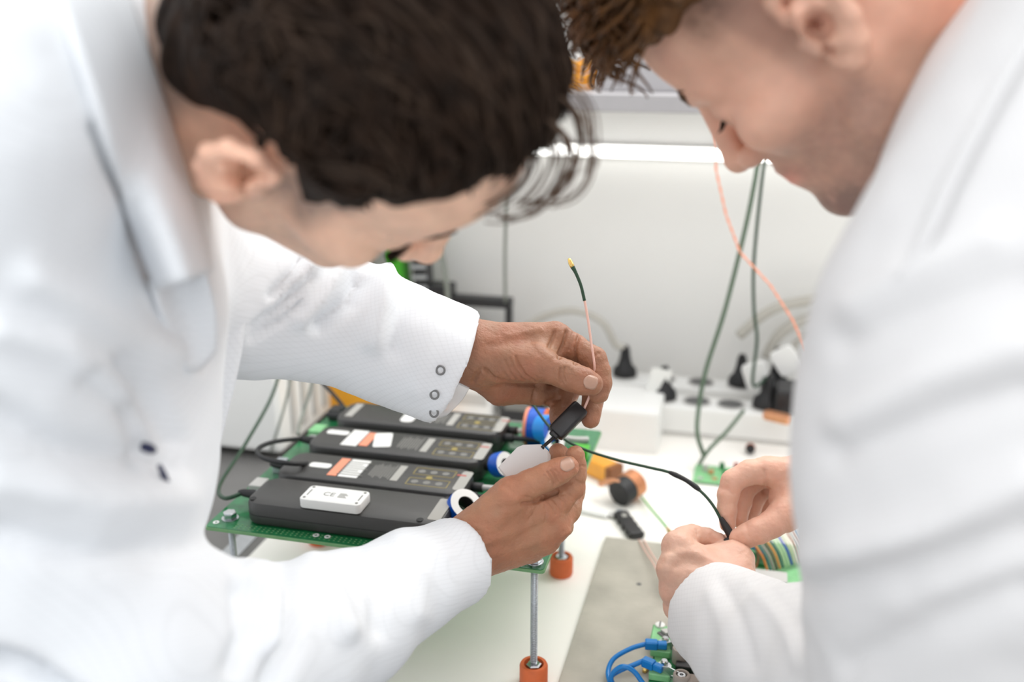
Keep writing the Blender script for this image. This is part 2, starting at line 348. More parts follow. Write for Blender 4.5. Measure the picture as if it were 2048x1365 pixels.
for k, (x, y) in enumerate(posts):
    po = MB().tube([(x, y, .016), (x, y, BZ + .008)], .0032, 12, 1).build('threaded_post', 'steel_dull', bd, True)
    th = MB()
    for i in range(54): th.ring(.0036, .0028, .0007, 10, T(x, y, .026 + i * .0019), .0003)
    th.build('thread', 'steel_dull', po, True)['kind'] = 'stuff'
    ft = MB().lathe([(.0125, 0), (.0135, .002), (.0135, .021), (.0125, .023), (.0095, .023), (.009, .016)], 28, T(x, y, 0)).build('rubber_foot', 'rubber_orange', bd, True, 40)
    MB().lathe([(.0075, .016), (.0075, .0225), (.006, .0235)], 6, T(x, y, 0, .3)).build('nut', 'steel', ft)
    MB().lathe([(.0085, BZ), (.0085, BZ + .0016)], 20, T(x, y, 0)).build('washer', 'steel', bd)
    MB().lathe([(.0062, BZ + .0016), (.0068, BZ + .0022), (.0068, BZ + .0072), (.0058, BZ + .0082), (.003, BZ + .0084)], 6, T(x, y, 0, .2)).build('bolt_head', 'steel', bd)

def Lb(px, py, z=BZ + .0255): return Gz(px, py, z)
X0, X1 = -.4694, -.2660
def brick(yc, label):
    t = thing('power_brick', label, 'power supply', ((X0 + X1) / 2, yc, ZT + BZ), 0, 'black power bricks on the green board')
    hx, hy = (X1 - X0) / 2, .0303
    MB().rbox(-hx, hx, -hy, hy, 0, .0255, .016, .005, 6).build('housing', 'plastic_brick', t, True, 35)
    MB().rbox(-hx - .0002, hx + .0002, -hy - .0002, hy + .0002, .0108, .0116, .016, 0, 6).build('case_seam', 'rubber_black', t)
    return t
def flat(parent, name, px0, px1, py, wy, m, yc, skew=0.0, r=.0, h=.0004, yoff=0.0):
    """thin print or label on a brick top: x range from two pixels, full width wy across the brick"""
    a = Lb(px0, py)[0] - (X0 + X1) / 2; b = Lb(px1, py)[0] - (X0 + X1) / 2
    return MB().rbox(min(a, b), max(a, b), -wy / 2 + yoff, wy / 2 + yoff, .0255, .0255 + h, r, 0, 3).build(name, m, parent)
def prints(t, fx, nlines=9, panel=True):
    """fx: x (m, brick local) of text block, light strip and yellow diagram"""
    tx, sx, dx = fx
    txt = MB()
    for i in range(nlines):
        hl = .010 + .009 * abs(math.sin(i * 2.1 + tx * 50)); x = tx - .012 + i * .0028
        txt.box(x, x + .0014, -hl * .8, hl, .0255, .0257)
    txt.build('printed_text', 'print_grey', t)
    MB().box(sx - .004, sx + .004, -.017, .019, .0255, .0258).build('serial_strip', 'label_silver', t)
    dg = MB()
    for y0 in (-.021, .003):
        for (a, b, c, d) in ((-.022, .022, 0, .0008), (-.022, .022, .0155, .0163), (-.022, -.0212, 0, .0163), (.0212, .022, 0, .0163)): dg.box(dx + a, dx + b, y0 + c, y0 + d, .0255, .0257)
    dg.lathe([(.0035, .0255), (.0035, .0258)], 12, T(dx - .002, -.002, 0)); dg.build('printed_diagram', 'print_yellow', t)
    pins = MB()
    for y0 in (-.013, .011):
        for k in range(3): pins.lathe([(.004, .0255), (.004, .0257)], 10, T(dx - .014 + k * .013, y0, 0))
    pins.build('printed_pinout', 'print_grey', t)
    MB().box(dx + .024, dx + .034, .010, .013, .0255, .0258).build('printed_warning', 'print_red', t)
    if panel: MB().rbox(.090, .1015, -.022, .022, .0255, .0257, .004, 0, 3).build('end_panel', 'label_silver', t)  # pale grey panel across the right end of the brick top
b1 = brick(.819, 'front black power brick with a small white box lying on it')
MB().rbox(.086, .099, -.022, .022, .0255, .0258, .002, 0, 2).build('end_panel', 'label_silver', b1)  # same pale grey panel on the front brick
for sx_, sy_ in ((-.094, -.022), (.092, .024), (.080, -.024)): MB().lathe([(.0035, .0252), (.0035, .0257)], 12, T(sx_, sy_, 0)).build('screw_plug', 'rubber_black', b1)
b2 = brick(.884, 'second black brick with orange and white label next to the front brick')
flat(b2, 'sticker', 617, 664, 932, .011, 'label_white', .921, r=.004, yoff=-.001)
flat(b2, 'orange_label', 668, 688, 935, .042, 'label_orange', .921); lw = flat(b2, 'white_label', 689, 730, 938, .042, 'label_white', .921)
px = Lb(711, 937)[0] - (X0 + X1) / 2
m_ = MB()
for i in range(7): m_.box(px - .014, px + .014 - .004 * (i % 3), -.016 + i * .005, -.0145 + i * .005, .0259, .0261)
m_.build('label_print', 'print_grey', lw)
prints(b2, (.008, .026, .062))
b3 = brick(.959, 'third black brick with two white tags and a smaller orange label')
flat(b3, 'sticker', 646, 694, 872, .011, 'label_white', 1, r=.004, yoff=.010)
flat(b3, 'white_label', 690, 724, 880, .042, 'label_white', 1); flat(b3, 'orange_label', 725, 744, 882, .036, 'label_orange', 1)
px = Lb(767, 880)[0] - (X0 + X1) / 2
MB().rbox(-.010, .010, -.019, .019, .0255, .0260, .003, 0, 3, T(px, .002, 0, .28)).build('sticker', 'label_white', b3)
prints(b3, (.012, .032, .066))
b4 = brick(1.037, 'rear black brick half covered by the open sleeve cuff')
flat(b4, 'sticker', 804, 832, 836, .040, 'label_white', 1, r=.006); flat(b4, 'white_label', 700, 716, 822, .040, 'label_silver', 1)
prints(b4, (.018, .038, .070))
# small white box on the front brick
fl_ = Gz(600, 997, BZ + .035); br_ = Gz(733, 985, BZ + .035)
cx, cy = (fl_[0] + br_[0]) / 2 + .0015, (fl_[1] + br_[1]) / 2
wbx = thing('sensor_box', 'flat white plastic box lying on the front black brick', 'electronic module', (cx, cy, ZT + BZ + .0255))
MB().rbox(-.0315, .0315, -.0155, .0155, 0, .0098, .005, .0012, 5).build('case', 'plastic_white', wbx, True, 30)
for x in (-.027, .027):
    for y in (-.011, .011): MB().lathe([(.0015, .0097), (.0015, .0101)], 10, T(x, y, 0)).build('screw', 'print_grey', wbx)
def text(body, size, M, m, parent, name):
    cu = bpy.data.curves.new(name, 'FONT'); cu.body = body; cu.size = size; cu.extrude = .00008; cu.align_x = 'CENTER'; cu.align_y = 'CENTER'
    to = bpy.data.objects.new(name, cu); me = bpy.data.meshes.new_from_object(to); bpy.data.objects.remove(to)
    o = bpy.data.objects.new(name, me); me.materials.clear(); me.materials.append(MATS[m]); COL.objects.link(o); o.parent = parent; o.matrix_local = M; return o
text('CE', .010, T(-.006, 0, .00985), 'print_grey', wbx, 'conformity_mark')
m_ = MB()
for i in range(4): m_.box(.004, .013 - .002 * (i % 2), -.004 + i * .0024, -.0028 + i * .0024, .0097, .00992)
m_.build('printed_text', 'print_grey', wbx)
for x in (-.0265, .0265): MB().box(x - .0006, x + .0006, -.006, .006, .0097, .0099).build('printed_line', 'print_grey', wbx)

# leads, plugs and ferrite rings at the brick ends
def ring_obj(px, py, z, d, axis, ro, ri, h, m1, lab, m2='plastic_white', inner='rubber_black'):
    p = Gz(px, py, z) if d is None else Pc(px, py, d)
    t = thing('ferrite_ring', lab, 'ferrite ring', p, 0, 'blue ferrite rings at the brick ends'); M = align((0, 0, 0), axis)
    MB().lathe([(ro, -h / 2), (ro + .0006, -h / 4), (ro + .0006, h / 4), (ro, h / 2)], 32, M, False, False).build('coloured_sleeve', m1, t, True)
    MB().lathe([(ri, -h / 2), (ro, -h / 2), (ro, h / 2), (ri, h / 2), (ri, -h / 2)], 32, M, False, False).build('core', m2, t, True, 30)
    MB().lathe([(ri, -h / 2 + .001), (ri - .0015, 0), (ri, h / 2 - .001)], 32, M, False, False).build('bore', inner, t, True)
    return t
ring_obj(925, 1018, BZ + .018, None, (.42, -.30, .62), .0165, .0085, .020, 'ring_blue', 'blue and white ferrite ring at the front brick end')
ring_obj(1092, 858, BZ + .040, None, (.55, -.25, .12), .0150, .007, .016, 'ring_light_blue', 'light blue ferrite ring just below the raised hand', 'ring_blue')
ring_obj(1105, 884, BZ + .028, None, (.5, -.55, .5), .0120, .006, .012, 'ring_light_blue', 'small bright blue ferrite ring behind the black inline module')
ring_obj(1002, 930, BZ + .02, None, (.6, -.3, .3), .0130, .006, .014, 'ring_blue', 'dark blue ferrite ring half hidden behind the white block')
q = Gz(1080, 850, BZ + .038)
sp = thing('wire_spool', 'dark blue wire spool with orange flange beyond the rings', 'spool', (q[0] - .01, q[1] + .03, ZT + BZ))
M = T(0, 0, .022, 0, 0, math.pi / 2)
MB().ring(.022, .006, .018, 28, M).build('spool_drum', 'ring_blue', sp, True, 40)
MB().ring(.0225, .006, .004, 28, M @ T(0, 0, .011)).build('flange', 'rubber_orange', sp, True, 40); MB().ring(.0225, .006, .004, 28, M @ T(0, 0, -.011)).build('flange', 'label_orange', sp, True, 40)
for yc, a, nm in ((.819, 0, 'front'), (.884, 1, 'second'), (.959, 2, 'third'), (1.037, 3, 'rear')):
    for s_, mm, side in ((-1, 'rubber_black', 'near'), (1, 'plastic_grey' if a else 'rubber_black', 'far')):
        y = yc + s_ * .011
        t = wire('output_lead', [(X1 - .003, y, ZT + BZ + 0.0140), (X1 + .022, y, ZT + BZ + 0.0150), (X1 + .045, y + .004, ZT + BZ + 0.0120), (X1 + .075, y + .012 * s_, ZT + BZ + 0.0060), (X1 + .092, y + .02 * s_, ZT + BZ + 0.0040)], .0034, mm, f'{side} output lead leaving the {nm} brick towards the rings', 'cable', group='output leads')
        MB().tube([(X1 - .004, y, ZT + BZ + 0.0140), (X1 + .012, y, ZT + BZ + 0.0145)], .0052, 10, 1).build('strain_relief', 'rubber_black', t, True)
for yc, nm in ((.828, 'front'), (.898, 'second'), (.968, 'third'), (1.044, 'rear')):
    t = thing('lead_plug', f'small black plug in the left end of the {nm} brick', 'plug', (X0 - .002, yc, ZT + BZ + 0.0120), 0, 'plugs at the left brick ends')
    MB().tube([(-.024, 0, .001), (-.018, 0, .001), (0, 0, 0), (.004, 0, 0)], [.002, .004, .0055, .0055], 12, 2).build('plug_shell', 'rubber_black', t, True)
    MB().ring(.0062, .005, .003, 14, T(-.002, 0, 0, 0, 0, math.pi / 2), .0005).build('plug_collar', 'steel_dull', t, True)
# components along the left board edge
for i, (x, y, sx, sy, h, mm) in enumerate(((.016, .085, .014, .020, .010, 'plastic_grey'), (.016, .135, .012, .018, .012, 'steel_dull'), (.015, .235, .016, .022, .010, 'pcb_pale'), (.015, .29, .014, .020, .014, 'plastic_black'), (.30, .07, .03, .012, .010, 'plastic_black'), (.30, .15, .03, .014, .012, 'plastic_black'), (.33, .25, .02, .02, .012, 'green_paint'), (.315, .10, .024, .010, .006, 'green_paint'))):
    MB().rbox(x - sx / 2, x + sx / 2, y - sy / 2, y + sy / 2, BZ, BZ + h, .001, .0006, 2).build('connector', mm, bd)

rl = MB().box(-.012, .012, -.16, .16, 0, .0012, 0, T(*Gz(470, 1095, 0)[:2], ZT - .003, .02)).build('steel_ruler', 'steel'); tag(rl, 'narrow steel strip lying on the dark bench under the green board', 'ruler')

# ------------------------------------------------------------------ slab, boards and parts in front of the right man
q0 = Gz(1208, 1080, 0)
slab = thing('worn_board', 'worn grey beige board lying flat on the white mat', 'board', (q0[0] + .13, q0[1] - .17, ZT), 0)
MB().rbox(-.128, .30, -.19, .168, 0, .006, .002, .0008).build('board_body', 'slab', slab)
for x, y, r in ((-.062, -.083, .0022), (-.075, .070, .003), (-.02, .06, .002), (.01, -.12, .002)): MB().lathe([(r, .0060), (r * .6, .0063)], 10, T(x, y, 0)).build('stain', 'print_dark', slab)
# terminal board, bottom edge
tq = Gz(1306, 1250, .018)
TB = thing('terminal_board', 'green terminal board with two grey bushings and blue leads at the bottom', 'circuit board', (tq[0], tq[1], ZT + .006))
def tl(px, py, z=.018): p = Gz(px, py, z); return p[0] - tq[0], p[1] - tq[1]
MB().prism([(0, 0), (.070, 0), (.070, -.135), (.006, -.135), (.006, -.035), (0, -.028)], .0105, .0118).build('board_edge', 'pcb_edge', TB)
MB().prism([(.0005, -.0005), (.0695, -.0005), (.0695, -.1345), (.0065, -.1345), (.0065, -.035), (.0005, -.028)], .0117, .0124).build('board_face', 'pcb_green', TB)
MB().prism([(.001, -.001), (.020, -.001), (.020, -.075), (.008, -.075), (.0075, -.034), (.001, -.027)], .0124, .0126).build('mask_strip', 'pcb_pale', TB)
for x, y in ((.008, -.014), (.06, -.02), (.014, -.125)): MB().lathe([(.0035, 0), (.0035, .0105)], 12, T(x, y, 0)).build('standoff', 'steel_dull', TB)
x, y = tl(1320, 1253)
sc = MB().lathe([(.0050, .0124), (.0050, .0140), (.0042, .0146)], 24, T(x, y, 0)).build('slotted_screw', 'label_white', TB, True, 40)
MB().box(x - .0008, x + .0008, y - .0045, y + .0045, .0143, .0148).build('screw_slot', 'print_dark', sc)
x, y = tl(1332, 1272)
MB().prism([(0, -.008), (.009, .001), (.007, .004), (0, -.002), (-.007, .004), (-.009, .001)], .0124, .0135, T(x, y, 0)).build('diode', 'print_dark', TB)
MB().prism([(0, -.002), (.006, .004), (0, .007), (-.006, .004)], .0124, .016, T(x, y, 0)).build('diode_body', 'plastic_grey', TB)
for k, (px, py) in enumerate(((1330, 1292), (1328, 1338))):
    x, y = tl(px, py, .022)
    MB().rbox(x - .013, x + .007, y - .016, y + .004, .0124, .0195, .002, .001, 3).build('terminal_block', 'pcb_pale', TB)
    MB().lathe([(.0055, .0195), (.0055, .0205), (.0035, .0205), (.0035, .0245), (.0025, .0255)], 20, T(x, y, 0)).build('terminal_screw', 'steel', TB, True, 40)
    MB().lathe([(.0068, .0195), (.0068, .0202)], 20, T(x, y - .001, 0)).build('washer', 'steel', TB)
for k, (px, py) in enumerate(((1361, 1300), (1363, 1352))):
    x, y = tl(px, py, .032)
    tb_ = MB().lathe([(.0075, .0124), (.0078, .020), (.0078, .027), (.0072, .028), (.0054, .028), (.005, .022)], 28, T(x, y, 0)).build('bushing', 'grey_plastic_terminal', TB, True, 40)
    MB().lathe([(.0048, .020), (.0048, .026), (.0035, .0272), (.0018, .0272), (.0016, .024)], 20, T(x, y, 0)).build('socket_screw', 'steel', tb_, True, 40)
    MB().rbox(x - .003, x + .025, y - .018, y - .009, .0124, .020, .001, .0008, 2).build('capacitor', 'plastic_black', TB)
    MB().rbox(x + .006, x + .03, y - .006, y + .006, .0124, .0255, .002, .001, 3).build('bushing_arm', 'grey_plastic_terminal', TB)
for k in range(5): MB().box(.022 + .004 * k, .0238 + .004 * k, -.088 + .003 * (k % 2), -.0865 + .003 * (k % 2), .0124, .0132).build('chip_resistor', 'label_white', TB)
gp = MB().rbox(-.010, .010, -.0022, .0022, 0, .0035, .0015, .0008, 3, T(*Gz(1297, 1337, .006)[:2], ZT + .0062, 1.2)).build('brass_pin', 'gold'); tag(gp, 'small brass pin lying beside the terminal board', 'pin')
# blue leads with spade lugs
def blue(pts, lab, lug):
    t = thing('blue_lead', lab, 'wire', (0, 0, 0), 0, 'blue leads of the terminal board')
    MB().tube(pts, .0024, 10, 6).build('lead', 'wire_blue', t, True)
    a, b = np.asarray(lug[0]), np.asarray(lug[1]); dr = (b - a) / np.linalg.norm(b - a)
    MB().box(-.0045, .0045, -.0042, .0042, 0, .012, .0012, align(a, dr)).build('lug_sleeve', 'wire_blue', t)
    MB().box(-.0034, .0034, -.0034, .0034, .012, .021, .001, align(a, dr)).build('lug_barrel', 'wire_blue', t)
    MB().prism([(-.003, .020), (.003, .020), (.0055, .028), (.0045, .038), (.002, .038), (.0025, .03), (-.0025, .03), (-.002, .038), (-.0045, .038), (-.0055, .028)], -.0005, .0005, align(a, dr) @ Matrix(((1, 0, 0, 0), (0, 0, 1, 0), (0, 1, 0, 0), (0, 0, 0, 1)))).build('fork_tongue', 'steel', t)
    return t
zl = .029
blue([Gz(1222, 1372, .012), Gz(1216, 1345, .014), Gz(1228, 1318, .020), Gz(1262, 1298, .026), Gz(1292, 1289, zl)], 'upper blue lead curving into the first terminal screw', (Gz(1290, 1289, zl), Gz(1318, 1291, zl)))
blue([Gz(1232, 1380, .010), Gz(1222, 1356, .012), Gz(1240, 1342, .022), Gz(1265, 1332, .026), Gz(1288, 1322, zl)], 'middle blue lead running to the second terminal screw', (Gz(1286, 1323, zl), Gz(1314, 1335, zl)))
blue([Gz(1250, 1392, .008), Gz(1226, 1372, .010), Gz(1224, 1350, .020), Gz(1245, 1334, .030), Gz(1268, 1344, .026), Gz(1290, 1372, .016), Gz(1320, 1392, .014)], 'lowest blue lead looping towards the bottom edge', (Gz(1318, 1390, .014), Gz(1334, 1410, .016)))
# pale green board under the right hands with ribbon cable
pq = Gz(1350, 1075, .02)
pb = thing('pale_board', 'pale green circuit board under the right pair of hands', 'circuit board', (pq[0], pq[1], ZT + .006))
MB().rbox(0, .15, -.11, .02, .010, .0116, .003, .0003).build('board_face', 'pcb_pale', pb)
for x, y in ((.01, .012), (.14, .012), (.01, -.10), (.14, -.10)): MB().lathe([(.003, 0), (.003, .010)], 12, T(x, y, 0)).build('standoff', 'steel_dull', pb)
for i, (x, y, s_, h) in enumerate(((.02, .0, .012, .006), (.05, .006, .014, .004), (.085, -.03, .02, .005), (.11, -.07, .018, .008))): MB().rbox(x - s_, x + s_, y - s_ * .6, y + s_ * .6, .0116, .0116 + h, .001, .0005, 2).build('component', 'plastic_grey' if i % 2 else 'pcb_green', pb)
rb = thing('ribbon_cable', 'rainbow ribbon cable disappearing behind the right sleeve', 'ribbon cable', (0, 0, 0))
for i, c in enumerate(((.55, .16, .02), (.02, .10, .12), (.30, .24, .22), (.06, .03, .02), (.62, .22, .03), (.01, .09, .09), (.42, .62, .34), (.40, .60, .36), (.02, .06, .40), (.55, .60, .38), (.78, .74, .60), (.30, .13, .06), (.32, .34, .33), (.34, .16, .12), (.02, .25, .45), (.85, .85, .82))):
    mat(f'ribbon_{i}', c, .45); x0 = 1512 + i * 6.0; y0 = 1094 - i * 1.9
    MB().tube([Gz(x0 - 14, y0 - 22, .030), Gz(x0, y0, .040), Gz(x0 + 14, y0 + 22, .036), Gz(x0 + 24, y0 + 52, .022)], .00135, 6, 4).build('ribbon_strand', f'ribbon_{i}', rb, True)
wire('blue_wire', [Gz(1470, 1105, .018), Gz(1484, 1098, .024), Gz(1497, 1094, .028), Gz(1512, 1100, .024), Gz(1530, 1112, .018)], .0016, 'wire_blue', 'short blue wire arching over the pale green board', 'wire')
wire('brown_wire', [Gz(1512, 1098, .024), Gz(1517, 1115, .026), Gz(1512, 1135, .024), Gz(1500, 1160, .018)], .0013, 'brown_tape', 'thin brown wire curving round the pale green board', 'wire')
# small board further back
sq = Gz(1385, 968, 0)
sb_ = thing('small_board', 'small green circuit board with parts behind the upper right hand', 'circuit board', (sq[0], sq[1], ZT))
MB().rbox(0, .115, 0, .055, .003, .0046, .002, .0003).build('board_face', 'pcb_pale', sb_)
for i in range(14): x = .006 + (i * .0137) % .104; y = .006 + (i * .019) % .042; MB().rbox(x, x + .007, y, y + .005, .0046, .0046 + .002 + .004 * (i % 3), .0006, .0003, 2).build('component', ('plastic_grey', 'copper', 'pcb_green', 'print_red')[i % 4], sb_)
for x in (.008, .107): MB().lathe([(.003, 0), (.003, .003)], 10, T(x, .02, 0)).build('standoff', 'steel_dull', sb_)
q = Gz(1500, 905, 0); t = thing('capacitor', 'tiny black capacitor with orange band behind the upper right hand', 'component', (q[0], q[1], ZT))
MB().lathe([(.007, 0), (.007, .012), (.006, .013)], 16, T(0, 0, .007, 0, math.pi / 2 - .3)).build('can', 'plastic_black', t, True, 40); MB().ring(.0073, .006, .004, 16, T(0, -.008, .010, 0, math.pi / 2 - .3), .0004).build('band', 'rubber_orange', t, True)
# taped coil: orange taped block, copper winding and black core
q = Gz(1212, 945, .01); t = thing('taped_transformer', 'orange taped coil former with dark end lying on the mat', 'coil', (q[0], q[1], ZT + .0135), -.62)
MB().rbox(-.040, .020, -.014, .014, -.0125, .012, .004, .003, 4).build('taped_body', 'orange_tape', t); MB().rbox(.010, .0205, -.0145, .0145, -.013, .0122, .003, .002, 3).build('brown_end', 'brown_tape', t); MB().rbox(-.075, -.035, -.006, .006, -.012, -.004, .002, .001, 3).build('copper_tab', 'copper', t)
q = Gz(1253, 985, .014); t = thing('copper_coil', 'black core wound with copper band on the mat', 'coil', (q[0], q[1], ZT + .0195))
M = align((0, 0, 0), (.52, .80, .18))
MB().lathe([(.0165, -.017), (.0175, -.016), (.0175, .002), (.0165, .003)], 28, M).build('core', 'rubber_black', t, True, 40)
for i in range(6): MB().ring(.0185 + .0004 * (i % 2), .010, .0028, 28, M @ T(0, 0, .004 + i * .0029), .0009).build('copper_turn', 'copper', t, True)
MB().tube([(-.008, -.012, .012), (-.022, -.004, .010), (-.036, .004, .0)], .004, 8, 4).build('coil_tail', 'copper', t, True)
# light grey cable end and black connector
q = Gz(1190, 1022, .004); t = thing('grey_dongle', 'light grey flat cable end lying beside the lower hand', 'connector', (q[0], q[1], ZT), -.20)
MB().rbox(-.030, .020, -.010, .010, 0, .006, .003, .002, 4).build('shell', 'plastic_white', t); MB().rbox(.020, .034, -.006, .006, .001, .005, .002, .001, 3).build('neck', 'plastic_grey', t)
q = Gz(1257, 1052, .004); ax = Gz(1282, 1086, 0) - Gz(1232, 1018, 0); t = thing('black_connector', 'small black stepped connector lying at the edge of the grey board', 'connector', (q[0], q[1], ZT + .0002), math.atan2(ax[1], ax[0]))
MB().rbox(-.030, .030, -.0085, .0085, 0, .010, .002, .0015, 3).build('shell', 'plastic_black', t)
for x in (-.026, -.012, .002, .016, .026): MB().box(x - .003, x + .003, -.0105, .0105, .002, .008, .0008).build('step', 'plastic_black', t)
MB().box(-.020, -.012, -.003, .003, .010, .0104).build('latch_window', 'label_silver', t); MB().rbox(-.037, -.030, -.004, .004, .003, .008, .001, .0005, 2).build('nose', 'steel_dull', t)
for k, o_ in ((0, 0), (1, 9)):
    wire('pink_wire', [Gz(1278 + o_, 1080, .008), Gz(1292 + o_, 1105, .012), Gz(1308 + o_, 1130, .016), Gz(1322 + o_, 1158, .02), Gz(1335 + o_, 1190, .02)], .0009, 'wire_pink', ('left' if not k else 'right') + ' thin pink wire from the black connector over the grey board', 'wire', group='pink wires')
t = thing('green_probe', 'thin green wire with gold tip pointing at the lower right hand', 'wire', (0, 0, 0))
a = [Gz(1282, 992, .004), Gz(1300, 1016, .014), Gz(1322, 1042, .026), Gz(1335, 1058, .034)]
MB().tube(a, .0014, 8, 4).build('green_wire', 'green_paint', t, True); MB().tube([Gz(1334, 1057, .033), Gz(1340, 1066, .038), Gz(1345, 1075, .040)], [.0018, .003, .002], 8, 3).build('gold_tip', 'gold', t, True)

# ------------------------------------------------------------------ sculpting: distance fields turned into one continuous surface
def vnoise(p, seed=0):
    """smooth value noise, p (n,3) -> (n,) in -1..1"""
    i = np.floor(p).astype(np.int64); f = p - i; f = f * f * (3 - 2 * f); r = 0
    for c in range(8):
        o = np.array([c & 1, c >> 1 & 1, c >> 2 & 1]); q = i + o
        h = (q[:, 0] * 374761393 + q[:, 1] * 668265263 + q[:, 2] * 2147483647 + seed * 974711) & 0xFFFFFFFF
        h = ((h ^ (h >> 13)) * 1274126177) & 0xFFFFFFFF; h = (h ^ (h >> 16)) & 0xFFFF
        w = np.prod(np.where(o, f, 1 - f), axis=1); r = r + w * (h / 32767.5 - 1)
    return r
def smin(a, b, k):
    if k <= 0: return np.minimum(a, b)
    h = np.maximum(k - np.abs(a - b), 0) / k
    return np.minimum(a, b) - h * h * k * .25
class Field:
    def __init__(s, lo, hi, h):
        s.lo = np.asarray(lo, float); s.h = h; s.n = np.ceil((np.asarray(hi) - s.lo) / h).astype(int) + 1
        s.ax = [(s.lo[i] + h * np.arange(s.n[i])).astype(np.float32) for i in range(3)]
        s.f = np.full(s.n, .5, np.float32)
    def sub(s, lo, hi):
        a = np.clip(np.floor((np.asarray(lo) - s.lo) / s.h).astype(int), 0, s.n); b = np.clip(np.ceil((np.asarray(hi) - s.lo) / s.h).astype(int) + 1, 0, s.n)
        sl = tuple(slice(int(a[i]), int(b[i])) for i in range(3))
        X = s.ax[0][sl[0]][:, None, None]; Y = s.ax[1][sl[1]][None, :, None]; Z = s.ax[2][sl[2]][None, None, :]
        return sl, X, Y, Z
    @staticmethod
    def cone(X, Y, Z, a, b, ra, rb):
        a = np.asarray(a, float); b = np.asarray(b, float)
        ba = b - a; L2 = float(ba @ ba) + 1e-12
        x, y, z = X - np.float32(a[0]), Y - np.float32(a[1]), Z - np.float32(a[2])
        t = np.clip((x * np.float32(ba[0]) + y * np.float32(ba[1]) + z * np.float32(ba[2])) / np.float32(L2), 0, 1)
        return np.sqrt((x - t * np.float32(ba[0])) ** 2 + (y - t * np.float32(ba[1])) ** 2 + (z - t * np.float32(ba[2])) ** 2) - (np.float32(ra) + t * np.float32(rb - ra))
    @staticmethod
    def ell(X, Y, Z, c, r):
        x, y, z = X - np.float32(c[0]), Y - np.float32(c[1]), Z - np.float32(c[2])
        k0 = np.sqrt((x / r[0]) ** 2 + (y / r[1]) ** 2 + (z / r[2]) ** 2); k1 = np.sqrt((x / r[0] ** 2) ** 2 + (y / r[1] ** 2) ** 2 + (z / r[2] ** 2) ** 2) + 1e-9
        return (k0 * (k0 - 1) / k1).astype(np.float32)
    def add_cone(s, a, b, ra, rb, k=.004, cut=False):
        m = max(ra, rb) + k + 4 * s.h; lo = np.minimum(a, b) - m; hi = np.maximum(a, b) + m
        sl, X, Y, Z = s.sub(lo, hi); d = s.cone(X, Y, Z, a, b, ra, rb)
        s.f[sl] = -smin(-s.f[sl], d, k) if cut else smin(s.f[sl], d, k); return s
    def add_ell(s, c, r, k=.004, cut=False):
        m = k + 4 * s.h; c = np.asarray(c, float); r = np.asarray(r, float)
        sl, X, Y, Z = s.sub(c - r - m, c + r + m); d = s.ell(X, Y, Z, c, r)
        s.f[sl] = -smin(-s.f[sl], d, k) if cut else smin(s.f[sl], d, k); return s
    def add_chain(s, pts, k_in, k):
        """pts: list of (point, radius); blended inside with k_in, then onto the rest with k"""
        P_ = np.array([p for p, r in pts]); m = max(r for p, r in pts) + max(k, k_in) + 4 * s.h
        sl, X, Y, Z = s.sub(P_.min(0) - m, P_.max(0) + m); d = None
        for (a, ra), (b, rb) in zip(pts[:-1], pts[1:]):
            e = s.cone(X, Y, Z, a, b, ra, rb); d = e if d is None else smin(d, e, k_in)
        s.f[sl] = smin(s.f[sl], d, k); return s
    def cut_plane(s, p, nrm, k=.002, sph=None):
        """remove what lies beyond the plane, inside a ball sph around p"""
        nrm = np.asarray(nrm, float) / np.linalg.norm(nrm); R = sph or 9
        sl, X, Y, Z = s.sub(np.asarray(p) - R, np.asarray(p) + R)
        d = ((X - p[0]) * nrm[0] + (Y - p[1]) * nrm[1] + (Z - p[2]) * nrm[2]).astype(np.float32)
        if sph:
            q = np.sqrt((X - p[0]) ** 2 + (Y - p[1]) ** 2 + (Z - p[2]) ** 2) - sph; d = np.where(q < 0, d, np.minimum(d, -q)).astype(np.float32); d = np.where(q < 0, d, -1).astype(np.float32)
        s.f[sl] = np.maximum(s.f[sl], d); return s
    def sample(s, p):
        g = (np.atleast_2d(p) - s.lo) / s.h; i = np.clip(np.floor(g).astype(int), 0, s.n - 2); t = np.clip(g - i, 0, 1); r = 0
        for c in range(8):
            o = np.array([c & 1, c >> 1 & 1, c >> 2 & 1]); w = np.prod(np.where(o, t, 1 - t), 1); q = i + o; r = r + w * s.f[q[:, 0], q[:, 1], q[:, 2]]
        return r
    def hit(s, px, py, d0=.25, d1=1.3, lift=0.0):
        """where the sight line through a pixel first meets the surface"""
        d = np.arange(d0, d1, .0008); pts = np.array([Pc(px, py, x) for x in (d0, d1)]); pts = pts[0] + (pts[1] - pts[0]) * ((d - d0) / (d1 - d0))[:, None]
        inside = np.all((pts > s.lo) & (pts < s.lo + s.h * (s.n - 1)), 1); v = np.where(inside, s.sample(pts), 1)
        k = np.argmax(v < 0)
        return (Pc(px, py, d[k] - lift), d[k]) if v[k] < 0 else (None, None)
    def surface(s):
        f = s.f; S_ = f < 0; n = np.array(f.shape) - 1
        cnt = np.zeros(n, np.int8)
        for c in range(8): cnt += S_[(c & 1):n[0] + (c & 1), (c >> 1 & 1):n[1] + (c >> 1 & 1), (c >> 2 & 1):n[2] + (c >> 2 & 1)]
        act = np.argwhere((cnt > 0) & (cnt < 8)); idx = -np.ones(n, np.int64); idx[tuple(act.T)] = np.arange(len(act))
        cor = [np.array([c & 1, c >> 1 & 1, c >> 2 & 1]) for c in range(8)]
        val = np.stack([f[tuple((act + o).T)] for o in cor], 1); acc = np.zeros((len(act), 3)); num = np.zeros(len(act))
